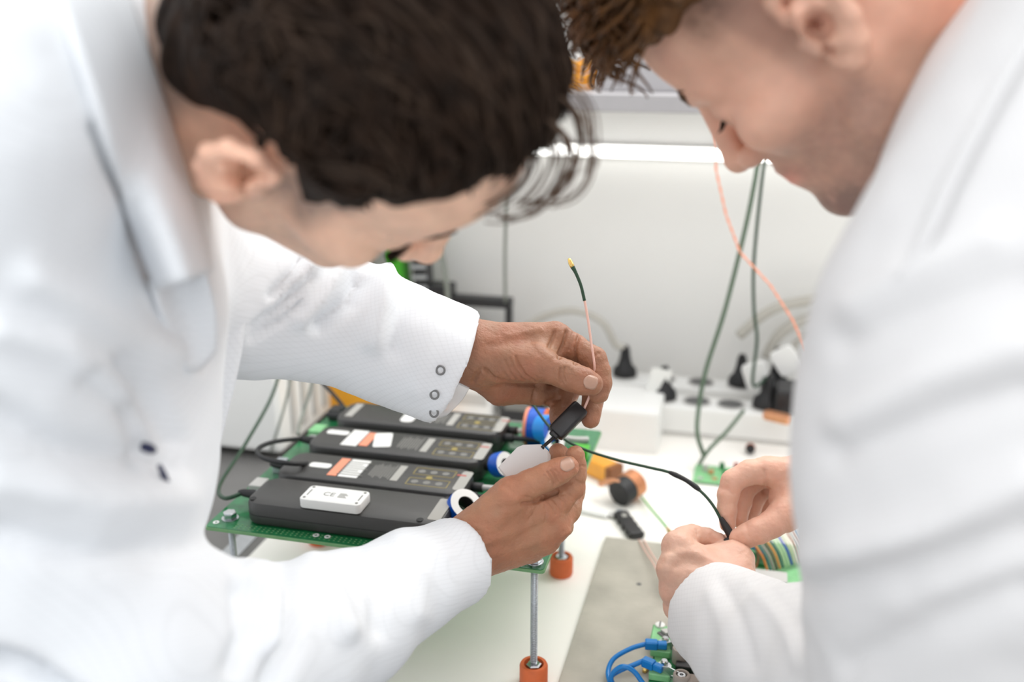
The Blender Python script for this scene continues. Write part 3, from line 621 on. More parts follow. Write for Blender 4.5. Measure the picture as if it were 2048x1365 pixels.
        for a in range(8):
            for b in range(a + 1, 8):
                if bin(a ^ b).count('1') != 1: continue
                va, vb = val[:, a], val[:, b]; cr = (va < 0) != (vb < 0); t = np.where(cr, va / np.where(cr, va - vb, 1), 0)
                acc += np.where(cr[:, None], cor[a] + t[:, None] * (cor[b] - cor[a]), 0); num += cr
        V = s.lo + s.h * (act + acc / num[:, None]); Fq = []
        for ax in range(3):
            u, v = (ax + 1) % 3, (ax + 2) % 3
            A = np.take(S_, range(0, S_.shape[ax] - 1), ax); B = np.take(S_, range(1, S_.shape[ax]), ax)
            e = np.argwhere(A != B); e = e[(e[:, u] > 0) & (e[:, v] > 0) & (e[:, u] < n[u]) & (e[:, v] < n[v])]
            fl = A[tuple(e.T)]; du = np.zeros(3, int); du[u] = 1; dv = np.zeros(3, int); dv[v] = 1
            q = np.stack([idx[tuple((e - du - dv).T)], idx[tuple((e - dv).T)], idx[tuple(e.T)], idx[tuple((e - du).T)]], 1)
            q = np.where(fl[:, None], q, q[:, ::-1]); Fq.append(q)
        return V, np.concatenate(Fq)
def normals(V, Fq):
    a = np.cross(V[Fq[:, 2]] - V[Fq[:, 0]], V[Fq[:, 3]] - V[Fq[:, 1]]); N = np.zeros_like(V)
    for k in range(4): np.add.at(N, Fq[:, k], a)
    return N / (np.linalg.norm(N, axis=1)[:, None] + 1e-15)
def relax(V, Fq, it=2, lam=.5):
    for _ in range(it):
        S_ = np.zeros_like(V); c = np.zeros(len(V))
        for k in range(4):
            a, b = Fq[:, k], Fq[:, (k + 1) % 4]
            np.add.at(S_, a, V[b]); np.add.at(c, a, 1); np.add.at(S_, b, V[a]); np.add.at(c, b, 1)
        V = V + lam * (S_ / np.maximum(c, 1)[:, None] - V)
    return V
def seg_dist(u, v, poly):
    best = np.full(len(u), 1e9)
    for (x0, y0), (x1, y1) in zip(poly[:-1], poly[1:]):
        dx, dy = x1 - x0, y1 - y0; t = np.clip(((u - x0) * dx + (v - y0) * dy) / (dx * dx + dy * dy + 1e-9), 0, 1)
        best = np.minimum(best, np.hypot(u - x0 - t * dx, v - y0 - t * dy))
    return best
def fold(V, Fq, strokes):
    """press creases and raise folds along strokes (polyline, width in pixels, height in m) on the near side of the surface"""
    N = normals(V, Fq); q = V - CAM; d = q @ FW; u = 1024 + FPX * (q @ RT) / d; v = 682.5 + FPX * (q @ DN) / d
    facing = np.clip(-(N * (q / np.linalg.norm(q, axis=1)[:, None])).sum(1) * 2 + .35, 0, 1); off = np.zeros(len(V))
    for poly, wd, h in strokes: off += h * np.exp(-(seg_dist(u, v, poly) / wd) ** 2)
    return V + N * (off * facing)[:, None]
def big_mesh(name, V, Fq, m, parent, tint=None):
    me = bpy.data.meshes.new(name); me.vertices.add(len(V)); me.vertices.foreach_set('co', (V - np.array(parent.location if parent else (0, 0, 0))).astype(np.float32).ravel())
    me.loops.add(Fq.size); me.loops.foreach_set('vertex_index', Fq.astype(np.int32).ravel())
    me.polygons.add(len(Fq)); me.polygons.foreach_set('loop_start', np.arange(0, Fq.size, 4, dtype=np.int32)); me.polygons.foreach_set('loop_total', np.full(len(Fq), 4, np.int32))
    me.polygons.foreach_set('use_smooth', np.ones(len(Fq), bool)); me.materials.append(MATS[m]); me.update(calc_edges=True); me.validate()
    if tint is not None:
        at = me.color_attributes.new('tint', 'FLOAT_COLOR', 'POINT'); at.data.foreach_set('color', np.concatenate([tint, np.ones((len(V), 1))], 1).astype(np.float32).ravel())
    o = bpy.data.objects.new(name, me); COL.objects.link(o); o.parent = parent; return o
def ribbon(rows, thick, name, m, parent, sub=4):
    """a thick cloth patch through rows of points (all rows the same length)"""
    R = np.array(rows, float)
    def refine(A):
        out = []
        for i in range(len(A) - 1):
            p0, p1, p2, p3 = A[max(i - 1, 0)], A[i], A[i + 1], A[min(i + 2, len(A) - 1)]
            for k in range(sub):
                t = k / sub; out.append(.5 * (2 * p1 + (p2 - p0) * t + (2 * p0 - 5 * p1 + 4 * p2 - p3) * t * t + (3 * p1 - p0 - 3 * p2 + p3) * t ** 3))
        return np.array(out + [A[-1]])
    R = refine(R); R = refine(R.transpose(1, 0, 2)).transpose(1, 0, 2); a, b = R.shape[:2]
    du = np.gradient(R, axis=0); dv = np.gradient(R, axis=1); N = np.cross(du, dv); N /= np.linalg.norm(N, axis=2)[:, :, None] + 1e-12
    V = np.concatenate([(R + N * thick / 2).reshape(-1, 3), (R - N * thick / 2).reshape(-1, 3)]) - np.array((parent.parent or parent).location); n = a * b; Fc = []
    for i in range(a - 1):
        for j in range(b - 1):
            p = i * b + j; Fc.append((p, p + 1, p + b + 1, p + b)); Fc.append((n + p, n + p + b, n + p + b + 1, n + p + 1))
    per = [(0, j) for j in range(b)] + [(i, b - 1) for i in range(1, a)] + [(a - 1, j) for j in range(b - 2, -1, -1)] + [(i, 0) for i in range(a - 2, 0, -1)]
    for (i0, j0), (i1, j1) in zip(per, per[1:] + per[:1]):
        p, q = i0 * b + j0, i1 * b + j1; Fc.append((p, n + p, n + q, q))
    return mesh(name, V, Fc, m, parent, True)

# ------------------------------------------------------------------ skin, hair and cloth materials
mat('skin_tan', (.60, .30, .18), .48, var=.10, vscale=70, bump=.55, bscale=620, sss=.14, attr=True)
mat('skin_fair', (.70, .44, .34), .48, var=.07, vscale=60, bump=.3, bscale=520, sss=.18, attr=True)
mat('hair_dark', (.016, .0085, .005), .6, var=.5, vscale=90, spec=.12); mat('hair_grey', (.10, .08, .065), .6, var=.3, vscale=90, spec=.2); mat('hair_brown', (.10, .045, .015), .5, var=.55, vscale=110, spec=.25)
mat('trousers', (.03, .035, .05), .8); mat('shirt_blue', (.50, .66, .80), .7, var=.03)
def cloth(name, col):
    m = mat(name, col, .82, var=.01, vscale=30, bump=.12, bscale=1600); nt = m.node_tree; b = nt.nodes['Principled BSDF']
    tc = nt.nodes.new('ShaderNodeTexCoord'); mp = nt.nodes.new('ShaderNodeMapping'); mp.inputs['Rotation'].default_value = (.5, .35, .3); nt.links.new(tc.outputs['Object'], mp.inputs[0])
    last = None
    for axis in ('X', 'Z'):
        wv = nt.nodes.new('ShaderNodeTexWave'); wv.bands_direction = axis; wv.inputs['Scale'].default_value = 95; nt.links.new(mp.outputs[0], wv.inputs['Vector'])
        mr = nt.nodes.new('ShaderNodeMapRange'); mr.inputs[1].default_value = .80; mr.inputs[2].default_value = 1; mr.inputs[3].default_value = 1; mr.inputs[4].default_value = .965
        nt.links.new(wv.outputs['Fac'], mr.inputs[0])
        if last is None: last = mr.outputs[0]
        else:
            mu = nt.nodes.new('ShaderNodeMath'); mu.operation = 'MULTIPLY'; nt.links.new(last, mu.inputs[0]); nt.links.new(mr.outputs[0], mu.inputs[1]); last = mu.outputs[0]
    src = b.inputs['Base Color'].links[0].from_socket; vm = nt.nodes.new('ShaderNodeVectorMath'); vm.operation = 'SCALE'
    nt.links.new(src, vm.inputs[0]); nt.links.new(last, vm.inputs['Scale']); nt.links.new(vm.outputs[0], b.inputs['Base Color']); return m
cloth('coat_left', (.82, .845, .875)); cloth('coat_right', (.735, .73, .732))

# ------------------------------------------------------------------ heads
def head_frame(xf, zf, t):
    """axes given as right, down, away from the lens"""
    B = np.stack([RT, DN, FW], 1); x = np.array(xf, float); x /= np.linalg.norm(x); z = np.array(zf, float); z -= x * (x @ z); z /= np.linalg.norm(z); y = np.cross(z, x)
    return B @ np.stack([x, y, z], 1), CAM + B @ np.array(t)
def head_field(neck_local, h=.002, stub=False):
    f = Field((-.125, -.105, -.16), (.14, .105, .155), h)
    f = Field(np.minimum((-.125, -.105, -.135), np.array(neck_local) - .085), np.maximum((.14, .105, .15), np.array(neck_local) + .085), h)
    m = .001
    f.add_ell((-.006, 0, .050), (.096, .074, .080), 0); f.add_ell((.040, 0, .048), (.052, .060, .050), .02)
    f.add_ell((.044, 0, -.018), (.050, .058, .062), .02); f.add_ell((.048, 0, -.062), (.042, .038, .036), .02)
    for s_ in (-1, 1):
        f.add_cone((.008, s_ * .054, -.030), (.022, s_ * .050, -.064), .014, .013, .016); f.add_cone((.022, s_ * .050, -.064), (.082, s_ * .013, -.094), .013, .014, .016)
        f.add_ell((.058, s_ * .046, -.016), (.026, .018, .018), .016); f.add_cone((.070, s_ * .042, .026), (.090, s_ * .012, .026), .009, .008, .012)
        f.add_ell((.096, s_ * .032, .008), (.012, .016, .010), .012, True); f.add_ell((.074, s_ * .032, .007), (.0135, .0145, .013), .004)
        f.add_cone((.087, s_ * .020, .006), (.085, s_ * .045, .004), .0016, .0012, .002, True)
    f.add_ell((.086, 0, -.090), (.017, .020, .015), .012); f.add_ell((.084, 0, -.056), (.018, .028, .024), .014)
    f.add_cone((.092, 0, .022), (.112, 0, -.022), .0068, .0088, .008); f.add_ell((.112, 0, -.025), (.0105, .0105, .009), .006)
    for s_ in (-1, 1):
        f.add_ell((.101, s_ * .0125, -.028), (.0095, .0072, .0078), .005); f.add_ell((.105, s_ * .006, -.0345), (.005, .0034, .004), .002, True)
        f.add_cone((.0995, 0, -.051), (.088, s_ * .024, -.054), .0048, .0025, .004); f.add_cone((.0985, 0, -.061), (.088, s_ * .022, -.057), .0056, .0028, .004)
        f.add_cone((.106, 0, -.056), (.090, s_ * .026, -.0558), .0014, .0010, .002, True)
    # ears
    for s_ in (-1, 1):
        def E(x, z, o): return np.array((x, s_ * (.073 + o), z))
        f.add_chain([(E(-.002, .004, .003), .009), (E(-.010, .010, .010), .011), (E(-.010, -.012, .008), .010)], .006, .006)
        f.add_chain([(E(.004, .016, .006), .0042), (E(.000, .029, .010), .0044), (E(-.012, .034, .014), .0046), (E(-.023, .026, .017), .0048), (E(-.026, .010, .018), .0046), (E(-.021, -.008, .015), .0046), (E(-.012, -.020, .011), .0060), (E(-.003, -.026, .007), .0072), (E(.004, -.020, .003), .006)], .004, .003)
        f.add_ell(E(-.007, .001, .021), (.0095, .0105, .0125), .003, True); f.add_ell(E(-.004, -.001, .006), (.0056, .014, .0068), .002, True); f.add_cone(E(-.008, .002, .024), E(.002, -.001, -.022), .0078, .0062, .002, True); f.add_ell(E(-.013, .019, .022), (.007, .006, .0075), .003, True)
        f.add_cone(E(.008, .000, .004), E(.007, -.008, .004), .0048, .0045, .004)
    f.add_cone((-.028, 0, -.030), neck_local, .056, .064, .03); f.add_cone((.02, 0, -.065), np.array(neck_local) + np.array((.02, 0, .02)), .030, .045, .03)
    return f
def poly_sdf(X, Z, poly):
    d = np.full(np.broadcast(X, Z).shape, 1e9); ins = np.zeros(d.shape, bool); n = len(poly)
    for i in range(n):
        (x0, z0), (x1, z1) = poly[i], poly[(i + 1) % n]; dx, dz = x1 - x0, z1 - z0
        t = np.clip(((X - x0) * dx + (Z - z0) * dz) / (dx * dx + dz * dz), 0, 1); d = np.minimum(d, np.hypot(X - x0 - t * dx, Z - z0 - t * dz))
        with np.errstate(divide='ignore', invalid='ignore'): ins ^= ((z0 > Z) != (z1 > Z)) & (X < (x1 - x0) * (Z - z0) / (z1 - z0 + 1e-12) + x0)
    return np.where(ins, -d, d)
def hair_cap(poly, grow, h=.0025):
    f = Field((-.15, -.125, -.09), (.15, .125, .19), h); X, Y, Z = f.ax[0][:, None, None], f.ax[1][None, :, None], f.ax[2][None, None, :]
    d = f.ell(X, Y, Z, (-.004, 0, .054), (.100 + grow[0], .078 + grow[1], .083 + grow[2]))
    d = smin(d, f.ell(X, Y, Z, (-.030, 0, .000), (.070 + grow[0] * .4, .068 + grow[1] * .3, .075)), .02)
    p = poly_sdf(X[:, 0, :], Z[0, :, :].reshape(1, -1), np.array(poly) * .001).astype(np.float32)[:, None, :]
    f.f = (-smin(-d, -np.broadcast_to(p, d.shape), .016)).astype(np.float32); return f
def put(o_mb, frame, parent, name, m):
    R, t = frame; V = np.array(o_mb.V) @ R.T + t - np.array(parent.location); return mesh(name, V, o_mb.F, m, parent, True)

# ------------------------------------------------------------------ hands
def sculpt_hand(D, palm, fingers, strokes, h=.001, kp=.012, kf=.004, bulge=None):
    J = lambda p: Pc(p[0], p[1], D + p[2] * .001)
    pts = [J(p) for a, b in palm for p in (a, b)] + [J(p) for c in fingers for p in c]
    f = Field(np.min(pts, 0) - .036, np.max(pts, 0) + .036, h)
    for a, b in palm: f.add_cone(J(a), J(b), a[3] * .001, b[3] * .001, kp)
    for c in fingers: f.add_chain([(J(p), p[3] * .001) for p in c], .003, kf)
    V, Q = f.surface(); V = relax(V, Q, 2, .5)
    V = fold(V, Q, [(p, w_ * (1.3 if w_ < 4 else 1), h_ * (1.7 if h_ < -.0009 else 1.35 if h_ < 0 else 1.1)) for p, w_, h_ in strokes])
    V = V + normals(V, Q) * (.00028 * vnoise(V * 420)[:, None] + .0005 * vnoise(V * 110, 3)[:, None])
    return f, V, Q
def skin_tint(V, base, red=.08, seed=1):
    n = vnoise(V * 55, seed) * .5 + vnoise(V * 140, seed + 1) * .3; t = np.outer(np.ones(len(V)), base)
    t[:, 0] *= 1 + red * .3 * n; t[:, 1] *= 1 - red * n; t[:, 2] *= 1 - red * 1.1 * n; return t
def C4(pts): return [(840 + u / 3.412, 780 + v / 3.412) for u, v in pts]
def C3(pts): return [(840 + u / 4.014, 500 + v / 4.014) for u, v in pts]
def C7(pts): return [(1160 + u / 4.014, 860 + v / 4.014) for u, v in pts]

# man on the left, right hand (lower, holding the white block)
RHL = sculpt_hand(.86,
    [((760, 1180, -62, 32), (905, 1115, -8, 26)), ((905, 1115, -8, 26), (935, 1100, 0, 24)),
     ((930, 1088, -2, 17), (1090, 1024, 4, 13.5)), ((935, 1103, 2, 18), (1108, 1053, 8, 13.5)), ((940, 1116, 8, 17), (1090, 1080, 16, 12.5)), ((940, 1122, 14, 15), (1058, 1099, 26, 11.5)),
     ((955, 1052, -6, 17), (1022, 990, -16, 14)), ((950, 1075, -4, 17), (1040, 1010, -6, 12)), ((1030, 1000, -8, 10), (1082, 1010, -2, 9)), ((1000, 1060, 14, 16), (1070, 1055, 18, 14))],
    [[(955, 1052, -6, 16.5), (1024, 988, -17, 14.5), (1060, 968, -20, 11.8), (1092, 956, -22, 11.6), (1118, 943, -21, 11.2), (1136, 935, -19, 9.2)],
     [(1090, 1024, 4, 13), (1122, 1000, 6, 11), (1146, 975, 6, 10.3), (1150, 950, 3, 9.4), (1151, 930, 1, 9.2), (1151, 911, -2, 8.2)],
     [(1108, 1053, 8, 13.5), (1136, 1020, 24, 11), (1146, 985, 36, 10.3), (1140, 945, 38, 9.4), (1128, 920, 32, 9), (1116, 906, 26, 8.6)],
     [(1090, 1080, 16, 12.5), (1122, 1050, 40, 10.5), (1122, 1010, 52, 9.8), (1095, 965, 52, 9), (1082, 950, 46, 8.2)],
     [(1058, 1099, 26, 11.5), (1092, 1075, 46, 9.5), (1098, 1040, 58, 8.8), (1078, 1005, 60, 8)]],
    [(C4([(895, 550), (925, 590), (938, 628)]), 2.0, -.0010), (C4([(872, 562), (905, 605), (918, 645)]), 2.0, -.0010), (C4([(920, 545), (948, 580), (958, 612)]), 1.8, -.0008), (C4([(850, 585), (880, 620)]), 2, -.0006),
     (C4([(935, 690), (850, 730), (800, 768), (745, 782), (705, 788)]), 2.6, -.0018), (C4([(930, 700), (880, 720), (850, 738)]), 3.5, -.0016), (C4([(800, 768), (770, 745), (720, 735)]), 2, -.0007),
     (C4([(870, 760), (905, 800), (920, 850)]), 2, -.0007), (C4([(905, 745), (950, 790), (965, 835)]), 2, -.0007), (C4([(940, 720), (985, 760), (1000, 800)]), 2, -.0007), (C4([(850, 790), (860, 840), (850, 900)]), 2, -.0006), (C4([(800, 790), (770, 850), (740, 890)]), 2, -.0006),
     (C4([(1015, 640), (1060, 625), (1105, 640)]), 2, -.0009), (C4([(1075, 530), (1110, 518), (1135, 528)]), 2, -.0008), (C4([(960, 715), (1000, 712), (1030, 730)]), 2, -.0007),
     (C4([(880, 880), (950, 920), (1000, 960)]), 12, .0012), (C4([(420, 1060), (620, 980), (820, 880)]), 9, .0009), (C4([(480, 1130), (680, 1080), (850, 1020)]), 9, .0009), (C4([(500, 830), (600, 800), (720, 790)]), 9, -.0008), (C4([(1010, 965), (985, 990)]), 6, .0012),
     (C4([(560, 640), (640, 700), (700, 760)]), 5, -.0005), (C4([(330, 1010), (350, 1090), (340, 1180)]), 3, -.0005), (C4([(300, 1000), (330, 1080)]), 2.5, -.0004)])
# man on the left, left hand (upper, pinching the pink wire)
LHL = sculpt_hand(.88,
    [((790, 690, -6, 29), (930, 702, 0, 25)), ((930, 702, 0, 25), (965, 706, 6, 22)), ((955, 690, -2, 20), (1110, 673, 6, 12.8)), ((955, 695, 14, 19), (1118, 680, 24, 13)), ((955, 710, 26, 18), (1104, 704, 42, 12.5)), ((955, 730, 30, 17), (1082, 736, 54, 11.5)),
     ((972, 722, -6, 20), (1070, 728, -14, 16)), ((955, 740, 8, 17), (1000, 778, 18, 12.5)), ((1000, 778, 18, 12.5), (1058, 786, 30, 11.5)), ((1020, 740, 20, 18), (1070, 745, 34, 14)), ((1086, 715, -6, 12), (1112, 700, 4, 11))],
    [[(972, 722, -6, 20), (1030, 725, -12, 17), (1084, 731, -19, 14.5), (1112, 742, -22, 12.6), (1142, 754, -24, 12.4), (1166, 762, -24, 11.8), (1184, 768, -22, 10)],
     [(1110, 674, 6, 12.8), (1150, 695, 4, 11.2), (1190, 720, 0, 10.6), (1199, 745, -2, 9.8), (1201, 768, -4, 9.6), (1198, 789, -6, 8.6)],
     [(1118, 680, 24, 13), (1165, 712, 30, 11), (1190, 755, 30, 10.3), (1186, 800, 22, 9.6), (1182, 824, 17, 9.2), (1181, 839, 14, 8.6)],
     [(1104, 704, 42, 12.5), (1140, 732, 52, 10.6), (1150, 765, 52, 10), (1128, 805, 42, 9.5), (1120, 826, 36, 9.2), (1118, 838, 32, 8.4)],
     [(1082, 736, 54, 11.5), (1112, 757, 58, 9.6), (1115, 780, 52, 9.2), (1092, 792, 40, 9), (1080, 794, 32, 8.2)]],
    [(C3([(1128, 955), (1122, 1015), (1140, 1075)]), 2.2, -.0010), (C3([(1160, 945), (1150, 1010), (1165, 1060)]), 2.2, -.0010), (C3([(1192, 950), (1180, 1000), (1190, 1045)]), 2, -.0008), (C3([(1218, 965), (1206, 1010)]), 2, -.0006),
     (C3([(768, 855), (795, 930), (845, 1005), (915, 1058)]), 2.2, -.0011), (C3([(720, 875), (755, 960), (815, 1035), (880, 1068)]), 2.2, -.0008), (C3([(680, 890), (715, 980), (770, 1045)]), 2.2, -.0007), (C3([(630, 900), (660, 980), (710, 1040)]), 2.2, -.0005),
     (C3([(1040, 770), (1060, 720), (1080, 660)]), 3, -.0014), (C3([(1118, 860), (1145, 770), (1178, 655)]), 3, -.0020), (C3([(1248, 905), (1248, 790), (1275, 695)]), 3, -.0020), (C3([(1200, 800), (1215, 720), (1225, 670)]), 2.4, -.0008),
     (C3([(520, 960), (600, 1040), (700, 1070), (830, 1085), (935, 1085)]), 3.2, -.0018), (C3([(430, 1060), (455, 1000), (480, 960)]), 3, -.0010), (C3([(960, 1075), (925, 1140), (905, 1230)]), 3, -.0016), (C3([(1015, 1235), (1070, 1205), (1120, 1190)]), 3, -.0014),
     (C3([(940, 770), (1000, 810), (1050, 850)]), 8, .0010), (C3([(700, 690), (830, 660), (960, 640)]), 7, .0009), (C3([(580, 760), (760, 740), (900, 700)]), 8, -.0008), (C3([(1400, 850), (1440, 830)]), 3, -.0008)])
# man on the right, left hand (near, lower)
LHR = sculpt_hand(.88,
    [((1560, 1300, -62, 33), (1445, 1210, 0, 27)), ((1445, 1208, 0, 27), (1425, 1190, 2, 24)), ((1432, 1168, 4, 18), (1354, 1092, 8, 13)), ((1426, 1186, -4, 18), (1343, 1138, -2, 12.8)), ((1420, 1200, -4, 17), (1348, 1180, 0, 12.4)), ((1418, 1212, 2, 15), (1354, 1216, 8, 11.4)),
     ((1466, 1160, 6, 19), (1474, 1122, 22, 15)), ((1430, 1150, 12, 17), (1462, 1128, 20, 15)), ((1400, 1125, 14, 13), (1455, 1115, 24, 12)), ((1395, 1170, 18, 16), (1385, 1140, 22, 15))],
    [[(1466, 1160, 6, 18), (1474, 1120, 24, 14), (1466, 1102, 42, 11), (1452, 1088, 56, 9)],
     [(1354, 1092, 8, 13), (1368, 1078, 22, 10.8), (1384, 1072, 34, 10), (1414, 1075, 40, 8.4), (1437, 1081, 40, 7.2)],
     [(1343, 1138, -2, 12.8), (1350, 1112, 30, 10.6), (1380, 1098, 52, 9.8), (1415, 1100, 60, 8.6)],
     [(1348, 1180, 0, 12.4), (1352, 1150, 36, 10.2), (1385, 1130, 58, 9.4), (1420, 1125, 64, 8.4)],
     [(1354, 1216, 8, 11.4), (1358, 1190, 38, 9.2), (1390, 1165, 58, 8.6), (1420, 1155, 62, 7.8)]],
    [(C7([(700, 1035), (780, 985), (900, 985), (1040, 1040), (1180, 1110)]), 9, .0016), (C7([(780, 1090), (860, 1060), (960, 1080)]), 12, -.0014), (C7([(640, 1120), (680, 1110)]), 8, .0014), (C7([(940, 800), (950, 840)]), 3, -.0008), (C7([(1050, 840), (1060, 885)]), 2.5, -.0006)], h=.0013)
# man on the right, right hand (far, upper)
RHR = sculpt_hand(.93,
    [((1760, 975, -10, 30), (1640, 965, 6, 26)), ((1640, 965, 6, 26), (1612, 965, 8, 23)), ((1615, 955, 0, 19), (1534, 943, 0, 13.2)), ((1615, 955, 16, 18), (1546, 946, 22, 13)), ((1615, 962, 30, 17), (1560, 956, 42, 12.4)), ((1615, 975, 36, 16), (1576, 968, 56, 11.4)),
     ((1612, 985, -2, 20), (1570, 1030, -16, 15)), ((1585, 990, 4, 15), (1565, 1000, 4, 12)), ((1590, 1000, 20, 15), (1570, 990, 36, 13))],
    [[(1612, 985, -2, 19), (1572, 1030, -16, 14.6), (1545, 1048, -20, 12.4), (1518, 1062, -22, 11.6), (1495, 1072, -20, 11), (1477, 1078, -17, 9.4)],
     [(1534, 943, 0, 13.2), (1500, 945, -1, 11.4), (1466, 962, -2, 10.6), (1456, 990, -2, 9.6), (1454, 1020, -2, 9), (1455, 1049, -3, 7.8)],
     [(1546, 946, 22, 13), (1512, 958, 24, 11), (1490, 978, 22, 10.2), (1482, 1010, 18, 9.2), (1478, 1040, 12, 8)],
     [(1560, 956, 42, 12.4), (1530, 972, 44, 10.4), (1512, 992, 42, 9.8), (1502, 1020, 36, 8.8), (1494, 1040, 28, 7.8)],
     [(1576, 968, 56, 11.4), (1550, 985, 58, 9.4), (1535, 1004, 56, 8.8), (1520, 1030, 48, 7.6)]],
    [(C7([(1130, 470), (1180, 480), (1230, 520)]), 3, -.0008), (C7([(1480, 330), (1500, 420), (1480, 500)]), 4, -.0012), (C7([(1330, 760), (1350, 850)]), 3, -.0006)], h=.0013)

# ------------------------------------------------------------------ coats
def WP(x, y, z): return project((x, y, z))
def coat_field(chains, cuffs, h=.0038):
    pts = np.array([Pc(*p[:3]) for c, k in chains for p in c]); R = .17
    lo = np.maximum(pts.min(0) - R, (-9, -9, .42)); f = Field(lo, pts.max(0) + .12, h)
    for c, k in chains: f.add_chain([(Pc(*p[:3]), p[3]) for p in c], .03, k)
    for (a, b, r, dep) in cuffs:
        p, q = Pc(*a), Pc(*b); n = (q - p) / np.linalg.norm(q - p); f.cut_plane(q, n, sph=.085); f.add_cone(q - n * dep, q + n * .03, r * .92, r, .003, True)
    return f
def nail(person, body, fld, c, u, w_mm, l_mm):
    """a curved fingernail seated on the tip: centre pixel, direction of the finger in pixels"""
    n0 = np.hypot(*u); u = np.array(u) / n0; v = np.array([-u[1], u[0]]); s_ = 2.3; rows = []
    for i in np.linspace(-1, 1, 7):
        row = []
        for j in np.linspace(-1, 1, 7):
            wj = j * (1 - .18 * max(i, 0) ** 3 - .28 * max(-i, 0) ** 4); ii = i * (1 - .20 * j * j if i > 0 else 1 - .30 * j * j)
            px, py = np.array(c) + u * ii * l_mm * s_ / 2 + v * wj * w_mm * s_ / 2; p, d = fld.hit(px, py, .6, 1.1, .0006)
            row.append(p if p is not None else (row[-1] if row else rows[-1][0]))
        rows.append(row)
    V = np.array(rows).reshape(-1, 3) - np.array(person.location); Fc = [(i * 7 + j, i * 7 + j + 1, i * 7 + j + 8, i * 7 + j + 7) for i in range(6) for j in range(6)]
    o = mesh('fingernail', V, Fc, 'nail', body, True); md = o.modifiers.new('thick', 'SOLIDIFY'); md.thickness = .0007; md.offset = 0; return o
def fill_body(person, spots, cones, skin, parts, base):
    """joins the sculpted pieces into one body mesh"""
    VS, QS, TS = [], [], []; n = 0
    lo = np.min([np.minimum(a, b) - max(ra, rb) for a, b, ra, rb in cones], 0) - .03; hi = np.max([np.maximum(a, b) + max(ra, rb) for a, b, ra, rb in cones], 0) + .03
    f = Field(lo, hi, .010)
    for a, b, ra, rb in cones: f.add_cone(a, b, ra, rb, .03)
    V, Q = f.surface(); parts = parts + [(V, Q, np.outer(np.ones(len(V)), base))]
    for V, Q, t in parts: VS.append(V); QS.append(Q + n); TS.append(t); n += len(V)
    return big_mesh('body', np.concatenate(VS), np.concatenate(QS), skin, person, np.concatenate(TS))
def head_parts(frame, neck_world, base, tintf, h=.002, bore=None):
    R, t = frame; nl = (np.asarray(neck_world) - t) @ R; f = head_field(nl, h)
    if bore:                                                     # ear bowl and canal
        o = (CAM - t) @ R; dr = (Pc(*bore, 1.0) - CAM) @ R; dr /= np.linalg.norm(dr); ds = np.arange(.3, .8, .0008); ps = o + dr * ds[:, None]
        ins = np.all((ps > f.lo) & (ps < f.lo + f.h * (f.n - 1)), 1); k = np.argmax(np.where(ins, f.sample(ps), 1) < 0); p = ps[k]
        f.add_ell(p, (.0115, .007, .0115), .004, True); f.add_cone(p, p + dr * .022, .0058, .0048, .002, True)
    V, Q = f.surface(); V = relax(V, Q, 2, .4)
    T_ = skin_tint(V, base, .05, 5); T_ = tintf(V, T_); return f, V @ R.T + t, Q, T_
def ss(x, a, b): t = np.clip((x - a) / (b - a), 0, 1); return t * t * (3 - 2 * t)

# ================================================================== man on the left
LB = np.array([.56, .315, .21])
pL = thing('person', 'man in white lab coat on the left, bending over and holding a wired module', 'person', (-.50, .38, 0))
frL = head_frame((.571, .694, .439), (.681, -.1015, -.7255), (-.1015, -.1397, .5632)); neckL = Pc(215, 190, .63)
def tintL(V, t):
    x, y, z = V.T; ay = np.abs(y)
    ear = ss(ay, .076, .084); t = t * (1 + ear[:, None] * np.array([.12, .02, .02]))
    lip = np.exp(-(((x - .098) / .012) ** 2 + ((z + .056) / .008) ** 2)); t = t * (1 - lip[:, None] * np.array([.05, .35, .30]))
    stub = ss(x, .0, .03) * ss(-z, .025, .05) * (1 - lip) * .35 * (.8 + .4 * vnoise(V * 300)); t = t * (1 - stub[:, None] * np.array([.45, .35, .25]))
    burn = ss(x, .002, .016) * (1 - ss(x, .034, .050)) * ss(z, -.034, -.008) * (1 - ss(z, .04, .06)) * ss(ay, .045, .056) * (.85 + .15 * vnoise(V * 260)); t = t * (1 - burn[:, None] * .72) + burn[:, None] * np.array([.11, .10, .095])
    nape = ss(-x, .030, .055) * ss(z, -.085, -.04); t = t * (1 - nape[:, None] * np.array([.6, .55, .5])); return t
hfL, hV, hQ, hT = head_parts(frL, neckL, LB * np.array([1.60, 1.80, 1.95]), tintL, bore=(497, 336))  # head skin lightened: bounce light and glare put into its base colour
partsL = [(hV, hQ, hT), (RHL[1], RHL[2], skin_tint(RHL[1], LB * np.array([.77, .62, .52]), .16)), (LHL[1], LHL[2], skin_tint(LHL[1], LB * np.array([.62, .50, .42]), .16, 8))]  # hands darkened, the upper one more: shade put into the skin colour
legL, shoeL, legR, shoeR = [], [], [], []
ground = lambda p, z=.0: np.array([p[0], p[1], z])
hipL = np.array([-.485, .41, .86])
